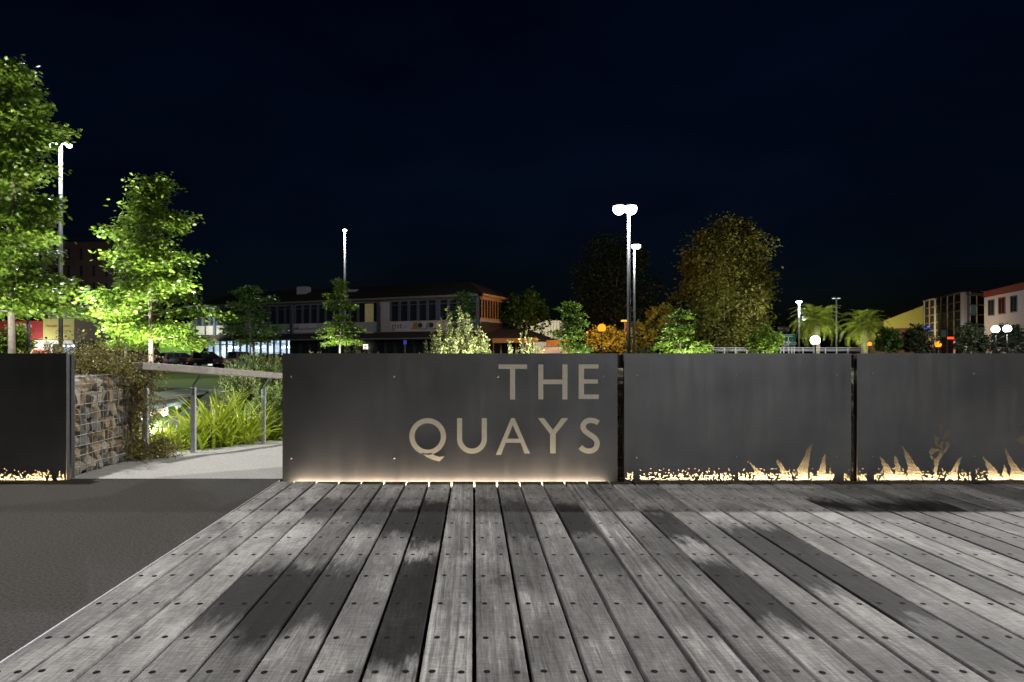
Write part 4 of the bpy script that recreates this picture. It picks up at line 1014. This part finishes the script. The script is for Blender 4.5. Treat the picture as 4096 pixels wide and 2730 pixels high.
for u in (1690, 1735):
    ac = MB().fbox(F, tU(u)-.42, tU(u)+.42, -.15, .2, 3.5, 4.15).build("air_conditioner", M_offw, B)
    c = F(tU(u-6), -.17, 3.83); MB().tube([c, F(tU(u-6), -.2, 3.83)], .26, 14).build("fan", M_dark, ac)
MB().fbox(F, tU(1472), tU(1455), -.1, .02, zV(1464, 1398), zV(1464, 1378)).build("lit_sign_box", emat("lit_sign", (1, .95, .8), 1.6), B)
lettering("J", .5, FM(1466, 1388, -.11), M_ink, B)
# blue parking sign before the dark shop
ps = empty("parking_sign", (X(1620, 60), 60, terr(0, 60)), "small blue sign on a grey post before the dark shopfront", "sign")
MB().tube([(X(1620, 60), 60, -.6), (X(1620, 60), 60, Z(1365, 60))], .05, 8).build("post", M_pole, ps); MB().box(X(1614, 60), X(1627, 60), 59.9, 59.94, Z(1379, 60), Z(1362, 60)).build("plate", nmat("blue_plate", (.03, .05, .4), .4, emit=(.03, .06, .5), estr=.25), ps)
# corrugated shed
sh = empty("corrugated_shed", P(2170, 1410, 95), "pale corrugated shed between pine and oak", "shed")
mb = MB(); n_ = 60; x0, x1 = X(2085, 95), X(2262, 95)
for i in range(n_+1):
    x = x0+(x1-x0)*i/n_; y = 95+.12*math.sin(i*math.pi/2+.7)
    mb.v += [(x, y, -.6), (x, y, Z(1283, 95))]
for i in range(n_): mb.f.append((2*i, 2*i+2, 2*i+3, 2*i+1))
mb.box(x0, x1, 95.2, 101, -.6, Z(1284, 95)); mb.build("cladding", nmat("cream_cladding", (.45, .42, .34), .6, var=.1), sh)
light("shed_floodlight", 'SPOT', (X(2180, 86), 86, 6.5), 1500, (1, .92, .75), (X(2170, 95), 95, 3), size=.1, angle=110)

# ---------------------------------------------------------------- left shops and the tall block
def facade(ax, ay, bx_, by_):
    a, b = Vector((ax, ay)), Vector((bx_, by_)); d = (b-a).normalized(); n_ = Vector((-d.y, d.x)); L = (b-a).length
    return (lambda t, s, z: (a.x+d.x*t+n_.x*s, a.y+d.y*t+n_.y*s, z)), L
DS = 52.0
SF = lambda t, s, z: (t, DS+s, z)
us = lambda u: X(u, DS); vs = lambda v: Z(v, DS)
shop = empty("noodle_shop", (us(200), DS, -.5), "single-storey takeaway shop with red and yellow signboards", "shop")
M_red = nmat("red_signboard", (.32, .035, .045), .5, var=.1); M_yel = nmat("yellow_signboard", (.48, .44, .14), .5, var=.1); M_brown = nmat("brown_fascia", (.10, .075, .062), .7, var=.1)
MB().box(us(-500), us(172), DS-.05, DS+.05, vs(1361), vs(1284)).build("red_signboard", M_red, shop)
MB().box(us(172)+.03, us(298), DS-.05, DS+.05, vs(1360), vs(1276)).build("yellow_signboard", M_yel, shop)
MB().box(us(298)+.02, us(470), DS-.03, DS+.05, vs(1362), vs(1275)).build("brown_fascia", M_brown, shop)
SM = lambda u, v: (lambda a, b, c: (us(u)+a, DS-.07, vs(v)+b))
rot = lambda u, v, an: (lambda a, b, c: (us(u)+a*math.cos(an)-b*math.sin(an), DS-.07, vs(v)+a*math.sin(an)+b*math.cos(an)))
lettering("H. Asian", .46, rot(88, 1309, .14), M_white, shop, shear=.2); lettering("Noodle Corner", .29, rot(232, 1305, 0), M_red, shop, shear=.3)
lettering("Real Asian Taste\nfor everyone", .13, SM(252, 1327), M_ink, shop)
tp = MB(); tp.tube([(us(183), DS-.08, vs(1352)), (us(190), DS-.08, vs(1352))], .07, 8).build("pot_mark", M_ink, shop)
MB().box(us(-500), us(470), DS+.06, DS+7, -.6, vs(1363)).build("building_body", M_dark, shop)
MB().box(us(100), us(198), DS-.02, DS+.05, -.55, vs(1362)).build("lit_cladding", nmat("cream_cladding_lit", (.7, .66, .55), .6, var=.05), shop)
for i in range(8): MB().box(us(176+i*3), us(177+i*3), DS-.06, DS-.02, -.55, vs(1366)).build("batten", M_offw, shop)
MB().box(us(143), us(198), DS-.35, DS-.06, -.55, vs(1399)).build("red_cabinet", M_red, shop)
for u in (152, 175): MB().box(us(u), us(u+17), DS-.37, DS-.355, -.3, vs(1408)).build("red_window", emat("red_glow_%d" % u, (.9, .05, .06), .7), shop)
MB().box(us(198), us(292), DS-.04, DS+.05, vs(1376), vs(1362)).build("white_lintel", M_white, shop)
MB().box(us(204), us(212), DS-.06, DS+.05, -.55, vs(1376)).build("door_frame", M_white, shop)
M_shopin = emat("lit_shop_interior", (.55, .75, .9), .45)
MB().box(us(252), us(304), DS-.03, DS+.05, -.55, vs(1377)).build("lit_doorway", M_shopin, shop)
for u in (252, 263, 282, 302, 343, 355): MB().box(us(u), us(u+3), DS-.12, DS-.05, -.55, vs(1377)).build("door_mullion", nmat("blue_frame", (.25, .38, .45), .4) if u == 252 else bpy.data.materials["blue_frame"], shop)
for u, w_ in ((254, 8), (272, 12), (286, 17)): MB().ell((us(u+w_/2), DS-.1, vs(1385)), (w_*.5*DS/FPX, .05, .07), 10, 5).build("ceiling_lamp", M_ledw, shop)
MB().box(us(306), us(342), DS-.02, DS+.05, -.55, vs(1378)).build("dark_window", M_glassd, shop)
hd = MB(); hd.add([(us(200), DS-.6, vs(1240)), (us(303), DS-.6, vs(1246)), (us(283), DS+2, vs(1220)), (us(210), DS+2, vs(1220)), (us(290), DS+.0, vs(1278)), (us(200), DS+.0, vs(1278))], [(0, 1, 2, 3), (0, 5, 4, 1)]); hd.build("roof_hood", nmat("grey_hood", (.12, .12, .14), .6), shop)
light("shop_downlight", 'POINT', (us(170), DS-1.3, vs(1385)), 55, (1, .95, .82), size=.1, parent=shop)
light("sign_floodlight", 'SPOT', (us(170), DS-7, 4.2), 190, (1, .93, .82), (us(180), DS, 2.4), size=.1, angle=110, parent=shop)
tb = empty("tall_block", (X(330, 95), 95, -.6), "tall dark block looming behind the left trees", "building")
M_blk = nmat("dark_brown_render", (.075, .05, .045), .9, var=.2, scale=.6)
MB().box(X(180, 95), X(480, 95), 95, 108, -.6, Z(968, 95)).build("wall", M_blk, tb)
for c_ in range(5):
    for r_ in range(5): MB().box(X(222+c_*50, 95), X(230+c_*50, 95), 94.93, 94.99, Z(1040+r_*68, 95), Z(996+r_*68, 95)).build("window", M_glassd, tb)
for i in range(9): MB().box(X(185+i*36, 95), X(186+i*36, 95), 95.1, 95.2, Z(968, 95), Z(955, 95)).build("railing_post", M_dark, tb)
MB().box(X(180, 95), X(480, 95), 95.1, 95.16, Z(957, 95), Z(955, 95)).build("railing", M_dark, tb)
MB().box(X(350, 95), X(359, 95), 94.8, 94.9, Z(1188, 95), Z(1152, 95)).build("blue_sign", emat("blue_glow", (.2, .45, .8), .8), tb)
for k in range(4): MB().box(X(352, 95), X(357, 95), 94.77, 94.795, Z(1184-k*9, 95), Z(1179-k*9, 95)).build("sign_letter", M_shopin, tb)
# green wall
gw = empty("green_wall_building", (X(700, 84), 84, -.6), "lime green wall with a pilaster behind the parked cars", "building")
M_grn = nmat("lime_paint", (.16, .30, .06), .75, var=.12, scale=.8)
MB().box(X(600, 84), X(766, 84), 84.2, 92, -.6, Z(1366, 84)).build("lower_wall", M_grn, gw); MB().box(X(600, 84), X(766, 84), 84.1, 92, Z(1365, 84), Z(1295, 84)).build("upper_wall", M_grn, gw)
MB().box(X(750, 84), X(766, 84), 83.9, 84.08, -.6, Z(1294, 84)).build("pilaster", M_grn, gw); MB().box(X(766, 84)+.02, X(776, 84), 83.6, 84.4, -.6, Z(1285, 84)).build("drain_column", M_dark, gw)
light("wall_floodlight", 'SPOT', (X(760, 78), 78, 5.2), 1500, (.95, 1, .75), (X(700, 84), 84, 1.6), size=.1, angle=120, parent=gw)

# ---------------------------------------------------------------- parked cars
def car(label, u, d, heading, L, Wd, H, paint, kind="suv"):
    x, y = X(u, d), d; zb = terr(x, y); c, s = math.cos(heading), math.sin(heading)
    T = lambda a, b, z: (x+c*a-s*b, y+s*a+c*b, zb+z)     # a forward, b left
    root = empty("parked_car", (x, y, zb), label, "car", "cars parked before the building")
    h = Wd/2
    if kind == "suv":
        low = [(-L/2, .35), (-L/2-.05, .55), (-L/2, .95), (L/2-1.1, 1.02), (L/2-.15, .9), (L/2, .6), (L/2-.05, .35)]
        cab = [(-L/2+.02, .95), (-L/2+.28, H-.06), (-L/2+.6, H), (L/2-2.1, H-.02), (L/2-1.15, 1.0)]
    else:
        low = [(-L/2, .4), (-L/2, 1.0), (-L/2+1.5, 1.02), (L/2-1.2, 1.05), (L/2-.1, .95), (L/2, .6), (L/2-.05, .4)]
        cab = [(-L/2+1.5, 1.0), (-L/2+1.62, H-.04), (-L/2+1.8, H), (L/2-2.0, H-.02), (L/2-1.25, 1.04)]
    mb = MB()
    mb.prism(low, lambda a, b, k: T(a, -h+k, b), Wd)
    n_ = len(cab); vsx = [T(a, -h+.05+.16*(z-.95)/(H-.95), z) for a, z in cab]+[T(a, h-.05-.16*(z-.95)/(H-.95), z) for a, z in cab]
    mb.add(vsx, [tuple(range(n_))[::-1], tuple(range(n_, 2*n_))]+[(i, (i+1) % n_, n_+(i+1) % n_, n_+i) for i in range(n_)])
    mb.build("body", paint, root, bevel=.05)
    def pane(ptsl): MB().add(ptsl, [tuple(range(len(ptsl)))]).build("window", M_glassc if False else M_cargl, root)
    a0, z0 = cab[0]; a1, z1 = cab[1]
    e = -.02
    pane([T(a0+.06+e, -h+.17, z0+.07), T(a0+.06+e, h-.17, z0+.07), T(a1-.04+e, h-.24, z1-.06), T(a1-.04+e, -h+.24, z1-.06)])
    for sg in (-1, 1):
        aa = cab[1][0]+.12; ab = cab[-2][0]; ac = cab[-1][0]-.12; k = 3 if kind == "suv" else 2
        for i in range(k):
            p, q = aa+(ab-aa)*i/k+.05, aa+(ab-aa)*(i+1)/k-.04
            pane([T(p-(.12 if i == 0 else 0), sg*(h-.055), 1.05), T(q+(.55 if i == k-1 else 0), sg*(h-.055), 1.07), T(q, sg*(h-.17), H-.1), T(p, sg*(h-.17), H-.1)])
        MB().add([T(-L/2-.03, sg*(h-.04), .75), T(-L/2-.03, sg*(h-.2), .75), T(-L/2+.03, sg*(h-.2), 1.0), T(-L/2+.03, sg*(h-.04), 1.0), T(-L/2+.2, sg*(h+.012), .76), T(-L/2+.2, sg*(h+.012), 1.0)], [(0, 1, 2, 3), (0, 3, 5, 4)]).build("tail_light", M_tail, root)
        for a in (-L/2+.85, L/2-.85):
            wl_ = MB().tube([T(a, sg*(h-.2), .33), T(a, sg*(h+.01), .33)], .33, 16).build("wheel", M_tyre, root); MB().tube([T(a, sg*(h+.0), .33), T(a, sg*(h+.02), .33)], .2, 12).build("rim", M_steel, wl_)
    MB().prism([(-L/2-.12, .42), (-L/2-.12, .6), (-L/2+.05, .6), (-L/2+.05, .42)], lambda a, b, k: T(a, -h+.02+k, b), Wd-.04).build("bumper", M_chrome, root, bevel=.02)
    MB().add([T(-L/2-.135, -.26, .46), T(-L/2-.135, .26, .46), T(-L/2-.135, .26, .58), T(-L/2-.135, -.26, .58)], [(0, 1, 2, 3)]).build("number_plate", M_white, root)
    if kind == "suv":
        for sg in (-1, 1): MB().tube([T(-.9, sg*(h-.3), H), T(-.8, sg*(h-.3), H+.08), T(.6, sg*(h-.3), H+.08), T(.7, sg*(h-.3), H)], .025, 6).build("roof_rail", M_dark, root)
    else:
        MB().add([T(-L/2-.01, -h+.12, .62), T(-L/2-.01, h-.12, .62), T(-L/2-.01, h-.12, .98), T(-L/2-.01, -h+.12, .98)], [(0, 1, 2, 3)]).build("tailgate", M_silver, root)
    return root
M_cargl = glass_mat("car_glass", (.05, .07, .07), .05, .35); M_tail = nmat("tail_light_red", (.4, .01, .01), .3, emit=(1, .03, .02), estr=.35, var=0); M_tyre = nmat("tyre", (.012, .012, .012), .9)
M_chrome = nmat("chrome_bumper", (.5, .5, .52), .25, .8, var=.05); M_silver = nmat("silver_paint", (.35, .36, .38), .35, .6, var=.05); M_bpaint = nmat("black_paint", (.012, .013, .014), .3, .1, var=.05); M_gpaint = nmat("grey_paint", (.16, .165, .175), .3, .5, var=.05); M_rpaint = nmat("dark_red_paint", (.08, .02, .015), .3, .2, var=.05)
car("silver backed dark wagon parked before the green wall", 728, 73, math.radians(46), 4.5, 1.75, 1.6, M_silver)
car("dark pickup with chrome bumper right of the wagon", 822, 71, math.radians(52), 5.0, 1.8, 1.68, M_bpaint, "pickup")
car("grey pickup half hidden by the feathery bush", 960, 70, math.radians(54), 5.0, 1.8, 1.68, M_gpaint, "pickup")
car("low dark red car under the lit shop windows", 1105, 70, math.radians(50), 4.3, 1.7, 1.45, M_rpaint)
for u, lab in ((673, "parking meter before the silver backed wagon"), (886, "parking meter beside the dark pickup")):
    x = X(u, 66); pm_ = empty("parking_meter", (x, 66, terr(x, 66)), lab, "parking meter", "parking meters")
    MB().tube([(x, 66, terr(x, 66)), (x, 66, .3)], .04, 8).build("post", M_dark, pm_); MB().ell((x, 66, .48), (.12, .1, .2), 10, 6).build("head", M_dark, pm_, smooth=True)

# ---------------------------------------------------------------- right background
rs = empty("road_sign", P(3155, 1400, 62), "green roundabout direction sign on white posts", "sign")
rs.location.z = terr(20, 62)
d_ = 62; M_sg = nmat("sign_green", (.01, .11, .06), .4, var=.05)
MB().box(X(3128, d_), X(3183, d_), d_-.02, d_+.05, Z(1388, d_), Z(1338, d_)).build("border", M_white, rs, bevel=.04); MB().box(X(3129, d_), X(3182, d_), d_-.05, d_-.025, Z(1387, d_), Z(1339, d_)).build("face", M_sg, rs)
SG = lambda u, v: (lambda a, b, c: (X(u, d_)+a, d_-.06, Z(v, d_)+b))
for t_, u, v, s_ in (("Railway Station", 3152, 1345.5, .155), ("Nelson", 3138, 1371, .15), ("Kaikoura", 3172, 1370, .15), ("Wellington", 3140, 1377.5, .15), ("Christchurch", 3169, 1377, .15), ("Ferry", 3143, 1383, .14)): lettering(t_, s_, SG(u, v), M_white, rs)
mb = MB(); cx, cz = X(3152.5, d_), Z(1370, d_)
for i in range(14):
    a, b = 2*math.pi*i/14, 2*math.pi*(i+1)/14; mb.add([(cx+r*math.cos(t), d_-.06, cz+r*1.2*math.sin(t)) for r, t in ((.05, a), (.12, a), (.12, b), (.05, b))], [(0, 1, 2, 3)])
mb.add([(cx-.03, d_-.06, cz+.12), (cx+.03, d_-.06, cz+.12), (cx+.02, d_-.06, cz+.48), (cx-.02, d_-.06, cz+.48)], [(0, 1, 2, 3)])
for sg in (-1, 1): mb.add([(cx+sg*.1, d_-.06, cz-.05), (cx+sg*.25, d_-.06, cz-.05), (cx+sg*.25, d_-.06, cz+.03), (cx+sg*.1, d_-.06, cz+.03)], [(0, 1, 2, 3)])
mb.add([(cx-.03, d_-.06, cz-.3), (cx+.03, d_-.06, cz-.3), (cx+.03, d_-.06, cz-.1), (cx-.03, d_-.06, cz-.1)], [(0, 1, 2, 3)]); mb.build("roundabout_diagram", M_white, rs)
MB().box(X(3169, d_), X(3171.5, d_), d_-.065, d_-.055, Z(1349, d_), Z(1342, d_)).build("blue_symbol", nmat("blue_symbol", (.02, .06, .5), .4), rs); 
for u in (3135, 3169): MB().ell((X(u, d_), d_-.06, Z(1361, d_)), (.05, .01, .07), 8, 4).build("route_shield", nmat("shield_red_%d" % u, (.4, .03, .02), .4), rs)
for u in (3137, 3157, 3179): MB().tube([(X(u, d_), d_+.09, -.6), (X(u, d_), d_+.09, Z(1345, d_))], .045, 8).build("post", M_white, rs)
light("sign_light", 'SPOT', (X(3155, 56), 56, 3.5), 160, CW, (X(3155, 62), 62, 1.2), size=.1, angle=70)
gi = empty("dark_billboard", P(3135, 1400, 88), "small black billboard above the bright bush", "sign"); gi.location.z = -.6
MB().box(X(3113, 88), X(3157, 88), 88, 88.1, Z(1329, 88), Z(1307, 88)).build("board", nmat("black_board", (.02, .018, .02), .5), gi); lettering("Get  it", .42, lambda a, b, c: (X(3130, 88)+a, 87.95, Z(1315, 88)+b), nmat("grey_letter", (.3, .22, .24), .6), gi)
for u in (3120, 3150): MB().tube([(X(u, 88), 88.15, -.6), (X(u, 88), 88.15, Z(1310, 88))], .08, 6).build("post", M_dark, gi)
ba = empty("bridge_barrier", (X(3050, 57), 57, -.6), "white roadside guard rail below the palms", "guard rail")
for v in (1392, 1398, 1404): MB().box(X(2800, 57), X(3440, 57), 57, 57.08, Z(v+1.1, 57), Z(v-1.1, 57)).build("rail", M_white, ba)
for u in range(2810, 3440, 45): MB().box(X(u, 57)-.03, X(u, 57)+.03, 57.09, 57.17, -.6, Z(1391, 57)).build("post", M_white, ba)
light("roadside_light", 'POINT', (X(3220, 52), 52, 3.2), 130, CW, size=.2)

yg = empty("yellow_gable", (X(3620, 120), 120, -.6), "large plain yellow gable wall left of the glass office", "building")
mb = MB(); mb.prism([(X(3535, 120), Z(1315, 120)), (X(3697, 120), Z(1311, 120)), (X(3697, 120), Z(1222, 120)), (X(3550, 120), Z(1278, 120)), (X(3535, 120), Z(1284, 120))], lambda a, b, c: (a, 120+c, b), 9).build("gable_wall", nmat("yellow_cladding", (.33, .30, .06), .7, var=.08, scale=.5), yg)
MB().box(X(3400, 120), X(3697, 120), 120.2, 128, -.6, Z(1313, 120)).build("lower_wall", nmat("dim_brick", (.10, .045, .03), .8, var=.3), yg)
light("gable_floodlight", 'SPOT', (X(3640, 108), 108, 3.0), 2200, (1, .9, .6), (X(3630, 120), 120, 7.5), size=.2, angle=90, parent=yg)

# glass office: two facades meeting at a pale pier
of = empty("glass_office", (X(3850, 105), 100, -.6), "four-storey glass office with a pale corner pier", "office building")
OA, LA = facade(X(3697, 118), 118, X(3845, 98), 98); OB, LB = facade(X(3868, 96), 96, X(3945, 97.5), 97.5)
def osec(Fn, L, rows_, cols, zt0, zt1, zb, lit, bar):
    for r_ in range(rows_):
        for c_ in range(cols):
            t0, t1 = L*c_/cols, L*(c_+1)/cols; a = .05
            top = lambda t: zt0+(zt1-zt0)*t/L
            za = lambda t, k: zb+(top(t)-zb)*k/rows_
            m_ = lit.get((r_, c_), M_glasso)
            MB().add([Fn(t0+a, .05, za(t0, r_)+a), Fn(t1-a, .05, za(t1, r_)+a), Fn(t1-a, .05, za(t1, r_+1)-a), Fn(t0+a, .05, za(t0, r_+1)-a)], [(0, 1, 2, 3)]).build("pane", m_, of)
    for r_ in range(rows_+1):
        k = r_/rows_; z0, z1 = zb+(zt0-zb)*k, zb+(zt1-zb)*k
        MB().pts8([Fn(0, -.05, z0-.09), Fn(L, -.05, z1-.09), Fn(L, .1, z1-.09), Fn(0, .1, z0-.09), Fn(0, -.05, z0+.09), Fn(L, -.05, z1+.09), Fn(L, .1, z1+.09), Fn(0, .1, z0+.09)]).build("spandrel", bar, of)
    for c_ in range(cols+1):
        t = L*c_/cols; wd_ = .22 if c_ % 2 == 0 else .05; MB().fbox(Fn, t-wd_, t+wd_, -.1, .12, -.6, zt0+(zt1-zt0)*t/L).build("mullion", M_bar2 if c_ % 2 == 0 else bar, of)
M_bar = nmat("tan_spandrel", (.22, .15, .09), .7, var=.1); M_bar2 = nmat("grey_pier", (.24, .21, .18), .7, var=.1)
M_lt1 = emat("dim_office_light", (.25, .5, .5), .25); M_lt2 = emat("blue_display", (.12, .2, 1.0), 1.3); M_lt3 = emat("green_office", (.16, .28, .26), .12)
zO = lambda v, d: Z(v, d)
osec(OA, LA, 8, 6, zO(1206, 118), zO(1172, 98), -.5, {(2, 0): M_glassd, (3, 3): M_lt3, (2, 5): M_lt1}, M_bar)
osec(OB, LB, 7, 2, zO(1182, 96), zO(1182, 97.5), -.5, {(2, 0): M_lt1, (3, 0): M_lt3, (5, 0): M_lt3, (2, 1): M_lt3}, M_bar)
for i in range(9):
    for j in range(5):
        if (i*7+j*5) % 3: MB().fbox(OA, .35+i*.42, .62+i*.42, -.12, -.02, zO(1336, 117)+j*.26, zO(1336, 117)+j*.26+.17).build("display_light", M_lt2, of)
MB().box(X(3846, 97), X(3866, 97), 96.2, 97.2, -.6, zO(1170, 97)).build("corner_pier", nmat("pale_pier", (.36, .33, .29), .8), of)
MB().fbox(OB, -.2, LB, .0, .3, zO(1182, 96), zO(1170, 96)).build("parapet", M_bar2, of)
mb = MB().add([OA(-.2, -.3, zO(1204, 118)), OA(LA+.2, -.3, zO(1169, 98)), OA(LA+.2, 6, zO(1169, 98)), OA(-.2, 6, zO(1204, 118)), OA(-.2, -.3, zO(1207, 118)), OA(LA+.2, -.3, zO(1172, 98))], [(0, 1, 2, 3), (4, 5, 1, 0)]); mb.build("roof", M_bar, of)
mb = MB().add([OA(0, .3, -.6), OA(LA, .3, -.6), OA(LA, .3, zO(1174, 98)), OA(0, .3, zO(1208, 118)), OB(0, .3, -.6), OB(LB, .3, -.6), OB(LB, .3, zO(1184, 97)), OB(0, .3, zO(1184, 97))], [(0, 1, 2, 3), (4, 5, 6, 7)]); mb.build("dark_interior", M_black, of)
light("pier_uplight", 'SPOT', (X(3858, 94), 94.5, .5), 420, CW, (X(3856, 97), 97, 4.5), size=.1, angle=70, parent=of)
light("street_glow", 'POINT', (X(3780, 86), 86, 4.0), 280, (1, .7, .4), size=.2, parent=of)
# white building with a red parapet
wb = empty("white_building", (X(4050, 82), 82, -.6), "white building with a red parapet band at the right edge", "building")
WA, WL = facade(X(3937, 86), 86, X(4200, 74), 74)
ztop = lambda t: Z(1180, 86)+(Z(1112, 74)-Z(1180, 86))*t/WL
for nm, k0, k1, m_, s_ in (("wall", None, 0, M_white, 0), ("red_parapet", 0, 1, nmat("red_parapet_paint", (.16, .035, .03), .7), -.08)):
    zt = lambda t, k: Z(1192 if k == 0 else 1168, 86)+(Z(1140 if k == 0 else 1105, 74)-Z(1192 if k == 0 else 1168, 86))*t/WL
    z0 = (lambda t: -.6) if k0 is None else (lambda t: zt(t, 0)); z1 = lambda t: zt(t, k1)
    MB().pts8([WA(0, s_, z0(0)), WA(WL, s_, z0(WL)), WA(WL, 9, z0(WL)), WA(0, 9, z0(0)), WA(0, s_, z1(0)), WA(WL, s_, z1(WL)), WA(WL, 9, z1(WL)), WA(0, 9, z1(0))]).build(nm, nmat("white_render", (.40, .41, .46), .8, var=.06) if k0 is None else m_, wb)
for i, (u0, u1, v0, v1) in enumerate(((3953, 3978, 1200, 1264), (3994, 4022, 1190, 1258), (4042, 4069, 1184, 1251), (4105, 4135, 1176, 1246))):
    def tW(u): 
        lo, hi = 0, WL
        for _ in range(40):
            m__ = (lo+hi)/2; p = WA(m__, 0, 0)
            if VPX+p[0]*FPX/p[1] < u: lo = m__
            else: hi = m__
        return lo
    t0, t1 = tW(u0), tW(u1); dd = WA((t0+t1)/2, 0, 0)[1]; z0, z1 = Z(v1, dd), Z(v0, dd)
    w = MB().fbox(WA, t0, t1, -.05, .02, z0, z1).build("window_frame", nmat("red_frame", (.25, .05, .04), .6) if i == 1 else M_frame, wb)
    for a, b in ((.12, .46), (.56, .9)): MB().fbox(WA, t0+(t1-t0)*a, t0+(t1-t0)*b, -.08, -.055, z0+.12, z1-.12).build("pane", M_glassd, w)
for a in (-1,): pass
sgn = empty("rooftop_sign", WA(5.5, 3, Z(1165, 82)), "glowing orange and white sign on the roof of the white building", "sign")
MB().fbox(WA, 3.4, 9.5, 2.9, 3.0, Z(1168, 82), Z(1132, 82)).build("board", nmat("sign_dark", (.05, .04, .03), .6), sgn)
for i in range(7): MB().fbox(WA, 3.6+i*.8, 4.1+i*.8, 2.8, 2.88, Z(1156, 82), Z(1135, 82)).build("lit_letter", emat("sign_orange", (1, .5, .12), 1.2) if i % 2 else emat("sign_white_glow", (1, .85, .7), 1.1), sgn)
ms = empty("radio_mast", WA(4.6, 4, Z(1160, 82)), "thin radio mast on the roof at the right", "mast"); pm = Vector(WA(4.6, 4, 0)); MB().tube([(pm.x, pm.y, Z(1165, 82)), (pm.x, pm.y, Z(985, 82))], [.06, .03], 6).build("mast", M_steel, ms)
MB().tube([(pm.x, pm.y, Z(1045, 82)), (pm.x-.7, pm.y, Z(1150, 82))], .015, 4).build("stay_wire", M_steel, ms)
tsg = empty("traffic_signal", (X(3812, 70), 70, -.6), "white post with a glowing red signal before the glass office", "traffic signal")
MB().tube([(X(3818, 70), 70, -.6), (X(3818, 70), 70, Z(1362, 70))], .09, 8).build("post", M_white, tsg); MB().box(X(3792, 70), X(3814, 70), 69.9, 70.1, Z(1357, 70), Z(1349, 70)).build("red_light", emat("red_signal", (1, .05, .01), 3.0), tsg)
MB().tube([(X(3818, 70), 70, Z(1365, 70)), (X(3795, 70), 70, Z(1353, 70))], .05, 6).build("arm", M_dark, tsg)
for o in (tsg,): light("signal_light", 'POINT', (X(3803, 69), 69, Z(1353, 69)), 25, (1, .08, .03), size=.1, parent=o)
hills = MB()
for i in range(61):
    x = -420+i*14; h_ = 9+5*math.sin(i*.31)+3*math.sin(i*.83+1); hills.v += [(x, 420, -5), (x, 430, h_)]
for i in range(60): hills.f.append((2*i, 2*i+2, 2*i+3, 2*i+1))
tag(hills.build("hills", M_black), kind="structure")
